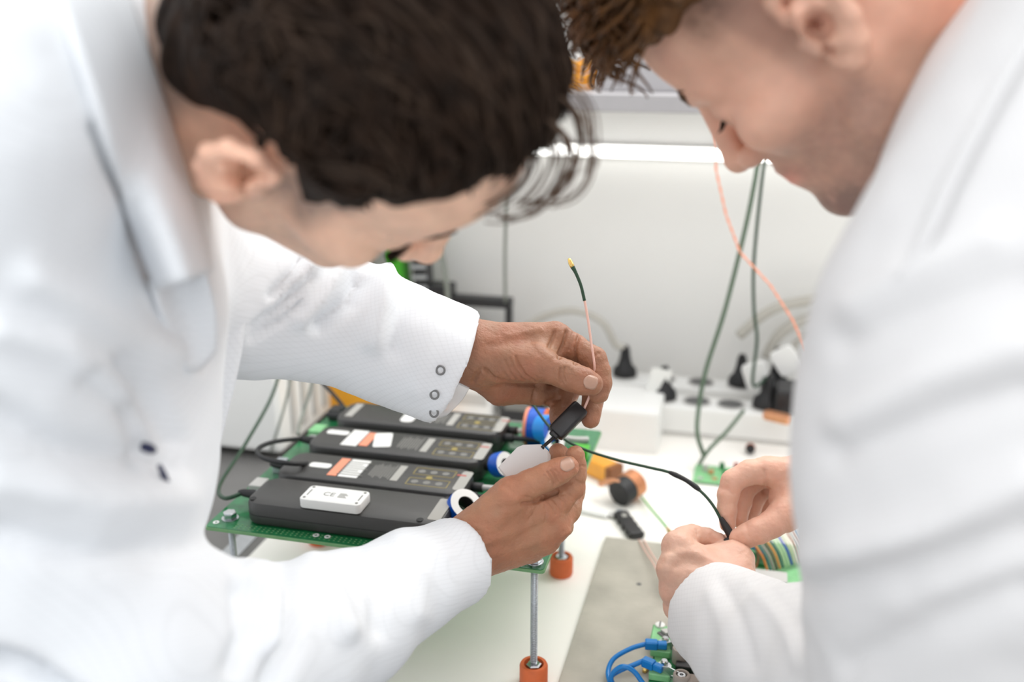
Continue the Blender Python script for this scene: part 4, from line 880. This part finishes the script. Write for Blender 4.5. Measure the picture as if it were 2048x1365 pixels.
coneL = [(Pc(150, 260, .63), Pc(20, 700, .63), .06, .10), (Pc(20, 700, .63), hipL, .10, .105), (Pc(100, 420, .60), Pc(-110, 330, .48), .06, .05), (Pc(-110, 330, .48), Pc(-120, 700, .51), .045, .045), (Pc(-120, 700, .51), Pc(40, 1150, .565), .045, .044), (Pc(40, 1150, .565), Pc(240, 1320, .585), .044, .042), (Pc(240, 1325, .585), Pc(400, 1348, .63), .04, .036), (Pc(400, 1348, .63), Pc(560, 1300, .69), .036, .034), (Pc(560, 1300, .69), Pc(700, 1238, .745), .034, .031), (Pc(700, 1238, .745), Pc(800, 1175, .79), .031, .028),
         (Pc(200, 480, .70), Pc(420, 600, .79), .05, .045), (Pc(420, 600, .79), Pc(640, 640, .84), .042, .036), (Pc(640, 640, .84), Pc(830, 695, .872), .036, .026)]
for s_ in (-1, 1):
    o_ = np.array([.02 * s_, .060 * s_, 0]); coneL += [(hipL + o_, ground(hipL + o_, .48), .062, .045), (ground(hipL + o_, .48), ground(hipL + o_, .08), .045, .034)]; legL += [(hipL + o_, ground(hipL + o_, .48), .076, .064), (ground(hipL + o_, .48), ground(hipL + o_, .06), .064, .055)]; shoeL.append([(ground(hipL + o_, .06), ground(hipL + o_, .04), .05, .05), (ground(hipL + o_, .045), ground(hipL + o_ + np.array([.16, -.02, 0]), .036), .045, .036)])
bodyL = fill_body(pL, None, coneL, 'skin_tan', partsL, LB)
nail(pL, bodyL, RHL[0], (1134, 930), (.80, -.42), 11.5, 12.5); nail(pL, bodyL, LHL[0], (1181, 765), (.93, .28), 12.0, 12.5)

chL = [([(-70, -160, .58, .085), (-25, 240, .585, .105), (5, 600, .625, .130), (-18, 900, .64, .134), (-75, 1120, .65, .134), (*WP(-.48, .42, .86), .15), (*WP(-.50, .38, .45), .17)], .02),
       ([(-30, 150, .56, .09), (-180, 260, .47, .088), (-140, 700, .50, .078), (30, 1150, .555, .074), (215, 1330, .575, .072)], .05),
       ([(215, 1330, .575, .072), (400, 1348, .63, .066), (560, 1300, .69, .055), (700, 1238, .745, .0450), (820, 1166, .80, .0355), (918, 1122, .845, .0305), (950, 1106, .862, .0295)], .02),
       ([(100, 350, .64, .10), (330, 560, .76, .07), (450, 600, .80, .056), (560, 612, .825, .052), (690, 645, .85, .0485), (800, 690, .868, .0470), (905, 735, .88, .0455), (940, 750, .884, .045)], .02)]
cL = coat_field(chL, [((820, 1166, .80), (920, 1122, .846), .0290, .05), ((800, 690, .868), (908, 736, .88), .0440, .06)])
V, Q = cL.surface(); V = relax(V, Q, 2, .5)
foldsL = [([(600, 560), (640, 512), (670, 505)], 20, .006), ([(720, 560), (700, 600), (640, 650)], 16, -.007), ([(770, 550), (762, 610), (745, 680)], 22, .007), ([(690, 530), (640, 600), (600, 640)], 16, .005), ([(812, 578), (800, 640), (790, 700)], 20, -.004),
          ([(510, 660), (560, 620), (610, 560)], 10, -.005), ([(505, 680), (570, 640), (600, 610)], 7, -.004), ([(545, 590), (590, 540), (600, 520)], 9, -.004), ([(870, 615), (850, 700), (835, 780)], 20, .002),
          ([(560, 1130), (590, 1190), (580, 1290), (545, 1365)], 22, -.008), ([(500, 1150), (545, 1200), (540, 1290)], 20, .007), ([(620, 1120), (660, 1180), (690, 1260)], 24, .006), ([(480, 1180), (500, 1260), (470, 1340)], 22, -.006), ([(720, 1110), (760, 1180), (760, 1260)], 22, -.004), ([(800, 1090), (840, 1160), (840, 1230)], 22, .003),
          ([(240, 730), (300, 790), (350, 880)], 22, -.007), ([(170, 760), (260, 830), (300, 900)], 20, -.006), ([(330, 560), (380, 640), (400, 720)], 18, -.006), ([(0, 830), (130, 900), (330, 930)], 30, -.006), ([(0, 1070), (200, 1110), (400, 1090)], 30, -.006), ([(0, 1320), (60, 1340), (150, 1400)], 20, -.012), ([(60, 560), (200, 640), (330, 700)], 40, .006), ([(0, 960), (200, 1010), (360, 1000)], 40, .006), ([(190, 250), (250, 400), (310, 560)], 12, -.004), ([(0, 660), (120, 700), (230, 790)], 36, .006)]
V = fold(V, Q, [(p, w_, h_ * (1.6 if i < 8 else 1.35)) for i, (p, w_, h_) in enumerate(foldsL)]); V = V + normals(V, Q) * (.0016 * vnoise(V * 26, 4) + .0005 * vnoise(V * 70, 5))[:, None]
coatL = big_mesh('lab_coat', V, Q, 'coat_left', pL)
def on(f, px, py, lift=.004, dflt=.6):
    p, d = f.hit(px, py); return Pc(px, py, (d if d is not None else dflt) - lift)
def strip_on(f, edgeA, edgeB, lift, dfl, nb=4):
    rows = []
    for (a, b) in zip(edgeA, edgeB):
        rows.append([on(f, a[0] + (b[0] - a[0]) * t, a[1] + (b[1] - a[1]) * t, lift, dfl) for t in np.linspace(0, 1, nb)])
    return rows
# collar, front placket and shirt of the left coat
rows = []
for (ax, ay, da), (bx, by, db) in zip([(240, -60, .560), (268, 40, .558), (302, 140, .556), (350, 290, .556), (395, 450, .560), (418, 545, .565)], [(90, -60, .480), (130, 40, .478), (168, 150, .478), (215, 300, .485), (265, 450, .490), (318, 580, .500)]):
    def seat(px, py, d): q = cL.hit(px, py)[1]; return Pc(px, py, min(d, (q if q is not None else 9) - .006))
    rows.append([seat(ax, ay, da - .004), seat(ax * .75 + bx * .25, ay * .75 + by * .25, da * .6 + db * .4 - .012), seat(ax * .4 + bx * .6, ay * .4 + by * .6, da * .25 + db * .75 - .010), seat(bx, by, db + .05)])
ribbon(rows, .005, 'collar', 'coat_left', coatL)
ribbon([[on(cL, 300, 560, .006), on(cL, 350, 560, .006), Pc(412, 540, .56)], [on(cL, 325, 640, .006), on(cL, 375, 650, .006), Pc(432, 620, .58)], [on(cL, 370, 740, .004), on(cL, 395, 740, .004), Pc(432, 700, .60)]], .003, 'lapel', 'coat_left', coatL)
rows = [[Pc(a, y, .735), Pc((a + b) / 2, y + 2, .728), Pc(b, y + 4, .738)] for a, b, y in ((330, 452, 462), (340, 492, 500), (350, 500, 540), (350, 499, 585), (350, 492, 612), (350, 485, 690), (345, 466, 780), (340, 445, 860), (335, 424, 950), (330, 410, 1030), (330, 404, 1075), (330, 415, 1180))]
ribbon(rows, .0025, 'front_placket', 'coat_left', coatL)
ribbon([[Pc(330, 440, .70), Pc(395, 452, .70), Pc(432, 468, .705)], [Pc(340, 500, .70), Pc(400, 505, .70), Pc(428, 500, .705)], [Pc(345, 560, .71), Pc(400, 560, .71), Pc(420, 550, .71)]], .002, 'shirt_collar', 'shirt_blue', pL)
mat('snap_metal', (.22, .22, .22), .4, metal=.8)
# snaps on the open cuff and the film-like inner flap
for px, py in ((881, 741), (869, 790), (868, 826)):
    p = on(cL, px, py, .0022, .84); nrm = -(FW + .25 * RT); MB().ring(.0044, .0026, .0012, 20, align(p - np.array(pL.location), nrm), .0005).build('snap_button', 'snap_metal', coatL, True, 40)
ribbon([[Pc(905, 762, .872), Pc(925, 760, .874), Pc(943, 768, .878)], [Pc(888, 795, .868), Pc(908, 800, .872), Pc(925, 800, .876)], [Pc(872, 838, .862), Pc(882, 836, .868), Pc(893, 832, .872)]], .0006, 'cuff_flap', 'clear_film', coatL)
ribbon([[Pc(893, 752, .878), Pc(905, 760, .878), Pc(918, 768, .88)], [Pc(897, 766, .88), Pc(905, 772, .88), Pc(912, 776, .882)]], .002, 'shirt_cuff', 'wire_blue', pL)
# pen in the breast pocket
mat('pen_navy', (.010, .014, .06), .5)
pen = thing('pen', 'dark blue pen poking out of a fold of the left coat', 'pen', on(cL, 300, 897, 0))
V0 = np.array(pen.location)
MB().tube([on(cL, 284, 893, .001) - V0, on(cL, 297, 897, .004) - V0, on(cL, 306, 901, .001) - V0], [.0024, .0030, .0022], 10, 3).build('pen_cap', 'pen_navy', pen, True)
MB().tube([on(cL, 318, 930, .0) - V0, on(cL, 327, 950, .002) - V0, on(cL, 340, 975, .0) - V0], [.0012, .0018, .0012], 8, 3).build('pen_clip', 'pen_navy', pen, True)

# hair of the left man
polyL = [(82, 122), (66, 102), (48, 82), (40, 50), (32, 18), (26, 0), (16, 2), (12, 26), (0, 40), (-18, 40), (-31, 18), (-43, -12), (-60, -34), (-90, -38), (-150, -38), (-170, 190), (170, 220), (120, 130)]
hc = hair_cap(polyL, (.006, .006, .008)); V, Q = hc.surface(); V = relax(V, Q, 1)
def streak(V, amp, freq, seed, c=(-.004, 0, .054)):
    N = normals(V, Q); q = V - np.array(c); ph = np.arctan2(q[:, 2], q[:, 0]); r = np.linalg.norm(q, axis=1)
    s1 = vnoise(np.stack([ph * 2.2, (V[:, 1] + .012 * np.sin(ph * 3)) * freq, r * 20], 1), seed); s2 = vnoise(np.stack([ph * 4, (V[:, 1] + .006 * np.sin(ph * 5)) * freq * 2.6, r * 30], 1), seed + 1)
    return V + N * (amp * (s1 + .5 * s2))[:, None]
V = streak(V, .0045, 110, 3); R, t = frL; hairL = big_mesh('hair', V @ R.T + t, Q, 'hair_dark', pL)
lk = MB(); rl_ = random.Random(4)
def hair_path(y, ph0, ph1, lift, wob, c=(-.004, 0, .054), rad=(.106, .084, .092), n=9):
    pts = []
    for k in range(n):
        s_ = k / (n - 1); ph = ph0 + (ph1 - ph0) * s_; yy = y + wob * math.sin(3 * s_ + y * 300); cy = math.sqrt(max(1 - (yy / rad[1]) ** 2, .02))
        pts.append((c[0] + rad[0] * cy * math.cos(ph) * (1 + lift * math.sin(math.pi * s_)), yy * (1 + lift * .5), c[2] + rad[2] * cy * math.sin(ph) * (1 + lift * math.sin(math.pi * s_))))
    return pts
for i in range(900):
    y = rl_.uniform(-.084, .084); p0 = rl_.uniform(.1, 3.3); ln = rl_.uniform(.35, .8)
    pth = hair_path(y, p0 + ln, max(p0, .25), rl_.uniform(0, .05), rl_.uniform(-.008, .008)); ok = poly_sdf(np.array([p[0] for p in pth]), np.array([p[2] for p in pth]), np.array(polyL) * .001) < -.002
    if not ok.all(): continue
    lk.tube(pth, [.0008, .0018, .0024, .0026, .0026, .0024, .002, .0014, .0005], 5, 1)
put(lk, frL, pL, 'hair_locks', 'hair_dark')
mat('hair_strand', (.032, .019, .012), .55, var=.3, vscale=90, spec=.15); lk = MB()
for i in range(260):
    y = rl_.uniform(-.082, .082); p0 = rl_.uniform(.5, 3.2); pth = hair_path(y, p0 + rl_.uniform(.3, .7), max(p0, .4), .03 + rl_.uniform(0, .03), rl_.uniform(-.01, .01)); ok = poly_sdf(np.array([p[0] for p in pth]), np.array([p[2] for p in pth]), np.array(polyL) * .001) < -.002
    if ok.all(): lk.tube(pth, [.0005, .0012, .0016, .0017, .0017, .0016, .0013, .0009, .0004], 5, 1)
put(lk, frL, pL, 'brown_strands', 'hair_strand')
fr = MB()
fd = (frL[0] @ np.array((.10, 0, .10)) + frL[1] - CAM) @ FW
fpts = [[(1010, 150), (1110, 190), (1172, 250), (1184, 310), (1172, 365), (1138, 402), (1090, 412), (1040, 408)], [(1000, 180), (1090, 230), (1130, 290), (1120, 350), (1080, 410), (1030, 432), (985, 430)], [(990, 200), (1080, 250), (1105, 310), (1085, 370), (1040, 420)], [(1020, 140), (1130, 200), (1165, 270), (1150, 340), (1105, 395), (1060, 418)], [(1020, 120), (1120, 150), (1178, 215), (1188, 290), (1180, 340)],
        [(980, 230), (1050, 280), (1070, 330), (1040, 385), (990, 415), (955, 430)], [(1030, 200), (1120, 260), (1145, 320), (1120, 380), (1090, 408)], [(960, 250), (1030, 300), (1040, 350), (1000, 395), (960, 410)]]
for k in range(38):
    b = fpts[k % 8]; dx, dy, dz = rl_.uniform(-16, 16), rl_.uniform(-12, 12), rl_.uniform(-.03, .03)
    P_ = [Pc(x + dx * (.4 + .2 * i), y + dy * (.4 + .15 * i), fd - .03 + dz + .006 * i) - np.array(pL.location) for i, (x, y) in enumerate(b)]
    n = len(P_); fr.tube(P_, [.0018] + [.0009 - .0006 * i / n if k % 3 else .0005 for i in range(1, n)], 5, 4)
mat('hair_mid', (.11, .068, .045), .5, var=.3, vscale=90, spec=.25); mesh('fringe', fr.V, fr.F, 'hair_mid', pL, True)
def brows(frame, person, m, seed):
    mb = MB(); r2 = random.Random(seed)
    for s_ in (-1, 1):
        for i in range(60):
            u = r2.random(); y = s_ * (.012 + .034 * u); x = .0985 - 12 * (abs(y)) ** 2 - .004 * u; z = .028 + .006 * math.sin(math.pi * u) + r2.uniform(-.0035, .0035)
            mb.tube([(x - .002, y, z), (x + .001, y + s_ * .004, z + .001), (x - .001, y + s_ * .009, z)], [.0006, .0008, .0003], 4, 1)
        put(mb, frame, person, 'eyebrow', m); mb = MB()
def lashes(frame, person, m):
    for s_ in (-1, 1):
        mb = MB()
        for i in range(26):
            u = i / 25; y = s_ * (.0195 + .026 * u); x = .0868 + .0020 * math.sin(math.pi * u) - .003 * u; z = .0035 - .0015 * math.sin(math.pi * u)
            mb.tube([(x - .001, y, z), (x + .003, y + s_ * .001 * u, z - .001), (x + .006, y + s_ * .002 * u, z - .0005)], [.0009, .0007, .0002], 4, 1)
        put(mb, frame, person, 'eyelashes', m)
lashes(frL, pL, 'hair_dark'); brows(frL, pL, 'hair_dark', 1)

# ================================================================== man on the right
RB = np.array([.74, .43, .315])
pR = thing('person', 'man in white lab coat on the right, head bowed, joining two thin leads', 'person', (.47, .36, 0))
frR = head_frame((-.4928, .632, .597), (-.8135, -.579, -.059), (.1905, -.2100, .6100)); neckR = Pc(2010, 160, .63)
def tintR(V, t):
    x, y, z = V.T; ay = np.abs(y)
    lip = np.exp(-(((x - .098) / .012) ** 2 + ((z + .056) / .0075) ** 2)); t = t * (1 - lip[:, None] * np.array([.02, .28, .22]))
    st = ss(-z, .020, .045) * ss(x, -.006, .014) * ss(V[:, 2], -.125, -.108) * (1 - lip) + 1.1 * np.exp(-(((x - .098) / .02) ** 2 + ((z + .044) / .007) ** 2))
    st = np.clip(st, 0, 1) * (.56 + .75 * ss(-z, .068, .092) * ss(x, .055, .08)) * (.85 + .2 * vnoise(V * 350) + .15 * vnoise(V * 120, 2)); t = t * (1 - np.clip(st, 0, 1)[:, None] * np.array([.62, .60, .55]))
    fade = ss(z, .018, .060) * (1 - ss(x, .035, .06)) * (.85 + .15 * vnoise(V * 400)); t = t * (1 - np.clip(fade, 0, 1)[:, None] * np.array([.80, .82, .84]))
    burn = ss(x, -.002, .010) * (1 - ss(x, .022, .034)) * ss(z, -.035, .0) * ss(ay, .05, .06) * .55; t = t * (1 - burn[:, None] * np.array([.6, .6, .58]))
    neck = ss(-x, .0, .06) * ss(-z, .0, .05); t = t * (1 - neck[:, None] * np.array([.10, .25, .30])); return t
hfR, hV, hQ, hT = head_parts(frR, neckR, RB, tintR)
partsR = [(hV, hQ, hT), (LHR[1], LHR[2], skin_tint(LHR[1], RB * np.array([.94, .98, 1.0]), .09, 11)), (RHR[1], RHR[2], skin_tint(RHR[1], RB * np.array([1.0, 1.0, 1.0]), .09, 14))]
hipR = np.array([.465, .385, .86])
coneR = [(Pc(2060, 220, .64), Pc(2200, 700, .64), .06, .10), (Pc(2200, 700, .64), hipR, .10, .105), (Pc(2150, 480, .60), Pc(2180, 400, .46), .06, .05), (Pc(2180, 400, .46), Pc(1930, 1420, .56), .05, .045), (Pc(1930, 1420, .56), Pc(1560, 1300, .80), .042, .031),
         (Pc(2150, 480, .66), Pc(2080, 520, .80), .05, .05), (Pc(2080, 520, .80), Pc(1960, 1010, .88), .045, .04), (Pc(1960, 1010, .88), Pc(1740, 975, .92), .038, .028)]
for s_ in (-1, 1):
    o_ = np.array([.02 * s_, .060 * s_, 0]); coneR += [(hipR + o_, ground(hipR + o_, .48), .062, .045), (ground(hipR + o_, .48), ground(hipR + o_, .08), .045, .034)]; legR += [(hipR + o_, ground(hipR + o_, .48), .076, .064), (ground(hipR + o_, .48), ground(hipR + o_, .06), .066, .055)]; shoeR.append([(ground(hipR + o_, .06), ground(hipR + o_, .04), .05, .05), (ground(hipR + o_, .045), ground(hipR + o_ + np.array([-.16, .02, 0]), .036), .045, .036)])
bodyR = fill_body(pR, None, coneR, 'skin_fair', partsR, RB)
chR = [([(2500, 60, .50, .09), (2400, 130, .44, .09), (2190, 470, .452, .090), (2055, 700, .465, .091), (2012, 940, .485, .095), (1975, 1230, .525, .088), (1925, 1430, .56, .080)], .03),
       ([(2150, 130, .66, .075), (2250, 420, .63, .13), (2270, 900, .58, .14), (*WP(.46, .40, .88), .15), (*WP(.47, .36, .45), .17)], .05),
       ([(1925, 1430, .56, .080), (1800, 1410, .61, .070), (1630, 1345, .70, .057), (1510, 1288, .785, .0455), (1432, 1228, .845, .0385), (1405, 1206, .862, .037)], .02),
       ([(2150, 500, .74, .09), (2060, 560, .80, .07), (1970, 1000, .88, .058), (1820, 985, .90, .048), (1690, 968, .925, .042), (1635, 962, .934, .040)], .02)]
cR = coat_field(chR, [((1510, 1288, .785), (1428, 1224, .848), .0365, .05), ((1820, 985, .90), (1668, 966, .928), .039, .05)])
V, Q = cR.surface(); V = relax(V, Q, 2, .5)
foldsR = [([(1700, 850), (1850, 760), (2048, 690)], 40, .009), ([(1680, 900), (1850, 840), (2048, 780)], 30, -.008), ([(1640, 1120), (1850, 1060), (2048, 960)], 40, .010), ([(1600, 1170), (1800, 1150), (2048, 1060)], 34, -.009), ([(1720, 620), (1800, 560), (1980, 480)], 40, .007), ([(1690, 680), (1800, 640), (2048, 560)], 34, -.006), ([(1700, 1330), (1850, 1260), (2048, 1180)], 34, -.008),
          ([(1440, 1160), (1480, 1230), (1500, 1330)], 14, -.003), ([(1500, 1170), (1560, 1230), (1600, 1330)], 18, .004), ([(1420, 1190), (1450, 1260), (1460, 1350)], 14, .002), ([(1540, 1180), (1600, 1260), (1640, 1365)], 18, -.004)]
V = fold(V, Q, [(p, w_, h_ * .75) for p, w_, h_ in foldsR]); V = V + normals(V, Q) * (.0018 * vnoise(V * 22, 9) + .0005 * vnoise(V * 60, 6))[:, None]
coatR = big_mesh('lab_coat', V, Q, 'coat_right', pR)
rows = []
for (ax, ay, da), (bx, by, db) in zip([(1972, -60, .56), (1915, 30, .555), (1862, 110, .55), (1812, 210, .545), (1774, 300, .54), (1738, 400, .535), (1700, 480, .53)], [(2130, -60, .46), (2080, 50, .45), (2010, 170, .44), (1950, 280, .43), (1895, 390, .425), (1850, 490, .425), (1800, 560, .43)]):
    rows.append([Pc(ax, ay, da), Pc(ax * .75 + bx * .25, ay * .75 + by * .25, da * .6 + db * .4 - .010), Pc(ax * .4 + bx * .6, ay * .4 + by * .6, da * .25 + db * .75 - .008), Pc(bx, by, min(db + .03, (cR.hit(bx, by)[1] or 9) - .006))])
ribbon(rows, .004, 'collar', 'coat_right', coatR)
# short faded sides and curly top
polyR = [(100, 84), (84, 72), (60, 66), (30, 62), (-10, 62), (-60, 52), (-100, 30), (-170, 30), (-170, 190), (170, 220), (130, 120)]
hc = hair_cap(polyR, (.016, .004, .020)); V, Q = hc.surface(); V = relax(V, Q, 1); V = V + normals(V, Q) * (.005 * vnoise(V * 70, 2) + .003 * vnoise(V * 160, 3))[:, None]
R, t = frR; big_mesh('hair', V @ R.T + t, Q, 'hair_brown', pR)
cu = MB(); rc = random.Random(9)
for i in range(420):
    y = rc.uniform(-.072, .072); ph = rc.uniform(.38, 2.6) if i % 2 else rc.uniform(.42, 1.2); rad = (.112, .078, .104); cy = math.sqrt(max(1 - (y / .085) ** 2, .05))
    b0 = np.array([-.004 + rad[0] * cy * math.cos(ph), y, .054 + rad[2] * cy * math.sin(ph)]); nrm = np.array([math.cos(ph), y / .12, math.sin(ph)]); nrm /= np.linalg.norm(nrm)
    fwd = np.array([math.sin(ph), 0, -math.cos(ph)]); side = np.cross(nrm, fwd); a0 = rc.uniform(0, 6.28); rr = rc.uniform(.004, .009); turns = rc.uniform(4, 7.5); ln = rc.uniform(.018, .040); P_ = []
    for k in range(15):
        s_ = k / 14; P_.append(b0 + fwd * ln * s_ + nrm * (.004 + .010 * s_ + rr * math.sin(a0 + turns * s_)) + side * rr * math.cos(a0 + turns * s_))
    cu.tube(P_, [.0019 - .0013 * (k / 14) for k in range(15)], 5, 1)
put(cu, frR, pR, 'curls', 'hair_brown'); brows(frR, pR, 'hair_brown', 3); lashes(frR, pR, 'hair_dark')

for per, lg, shs in ((pL, legL, shoeL), (pR, legR, shoeR)):
    for nm, cs, m_ in [('trousers', lg, 'trousers')] + [('shoe', c_, 'rubber_black') for c_ in shs]:
        A = np.array([p for a, b, ra, rb in cs for p in (a, b)]); f = Field(A.min(0) - .11, A.max(0) + .11, .009)
        for a, b, ra, rb in cs: f.add_cone(a, b, ra, rb, .03)
        if nm == 'shoe': f.f = np.maximum(f.f, (-f.ax[2] + .001)[None, None, :]).astype(np.float32)
        else: f.f = np.maximum(f.f, (.07 - f.ax[2])[None, None, :]).astype(np.float32)
        V, Q = f.surface(); big_mesh(nm, V, Q, m_, per)

# ================================================================== things held in the hands
poly = [(995, 934), (1034, 894), (1046, 889), (1082, 888), (1096, 901), (1095, 930), (1062, 978), (1018, 962)]
c = Pc(1048, 930, .868); t = thing('white_block', 'white chamfered block held between thumb and fingers of the lower hand', 'module', c)
f0 = [Pc(x, y, .862 + .00006 * (x - 1048)) - c for x, y in poly]; ex = (FW * .8 + RT * .25 + DN * .5) * .012; cen = np.mean(f0, 0)
MB().stack([[tuple(p) for p in [cen + (p - cen) * .96 for p in f0]], [tuple(p + ex * .1) for p in f0], [tuple(p + ex * .9) for p in f0], [tuple(cen + (p - cen) * .96 + ex) for p in f0]]).build('case', 'plastic_offwhite', t)
MB().tube([Pc(1083, 897, .8655) - c, Pc(1086, 894, .866) - c], .0024, 10, 1).build('cable_entry', 'rubber_black', t, True)
c = Pc(1136, 842, .878); a, b = Pc(1110, 869, .874), Pc(1163, 815, .882); ax = b - a; Lg = np.linalg.norm(ax)
t = thing('inline_module', 'black shrink wrapped module hanging from the pinched pink wire', 'module', c)
MB().rbox(-.0082, .0082, -.0068, .0068, 0, Lg, .0034, .0026, 4, align(a - c, ax, RT)).build('body', 'plastic_black', t, True, 35)
MB().rbox(-.0045, .0045, -.0035, .0035, -.003, .002, .002, .001, 3, align(a - c, ax, RT)).build('lower_collar', 'plastic_black', t)
MB().tube([Pc(1084, 896, .866) - c, Pc(1098, 884, .870) - c, Pc(1112, 872, .8735) - c], .0015, 8, 3).build('lower_lead', 'rubber_black', t, True)
aw = thing('antenna_lead', 'thin pink wire with green sleeve and gold tip rising from the fingers', 'wire', Pc(1180, 790, .872)); c = np.array(aw.location)
MB().tube([Pc(*p) - c for p in ((1166, 822, .880), (1176, 800, .874), (1186, 770, .8755), (1189, 735, .868), (1183, 690, .868), (1176, 640, .868), (1169, 600, .868))], .0011, 8, 5).build('pink_wire', 'wire_pink', aw, True)
MB().tube([Pc(*p) - c for p in ((1169, 602, .868), (1162, 572, .868), (1152, 547, .868), (1145, 534, .868))], [.0014, .0014, .0015, .0021], 8, 5).build('green_sleeve', 'wire_green_dark', aw, True)
MB().tube([Pc(*p) - c for p in ((1145, 534, .868), (1141, 526, .868), (1138, 517, .868))], [.0021, .0021, .0012], 10, 2).build('gold_tip', 'gold', aw, True)
lw_ = thing('black_lead', 'long dark lead running from the rings to the pinched fingers on the right', 'cable', Pc(1340, 945, .95)); c = np.array(lw_.location)
pts = [(1060, 800, 1.02), (1095, 850, 1.0), (1130, 880, .985), (1175, 902, .975), (1240, 922, .965), (1300, 936, .955), (1345, 948, .945), (1395, 978, .935), (1425, 1010, .925), (1447, 1050, .918), (1462, 1075, .915), (1448, 1083, .915), (1440, 1086, .918)]
MB().tube([Pc(*p) - c for p in pts], .0014, 8, 5).build('lead', 'wire_green_dark', lw_, True)
MB().tube([Pc(*p) - c for p in ((1338, 945, .946), (1350, 950, .944), (1372, 961, .940), (1392, 975, .936), (1400, 982, .934))], [.0016, .0026, .0022, .0026, .0016], 8, 4).build('shrink_sleeve', 'rubber_black', lw_, True)
MB().tube([Pc(*p) - c for p in ((1441, 1036, .919), (1452, 1055, .917), (1463, 1074, .914), (1458, 1080, .914), (1448, 1084, .914))], [.002, .0038, .0042, .003, .002], 10, 4).build('splice_sleeve', 'rubber_black', lw_, True)
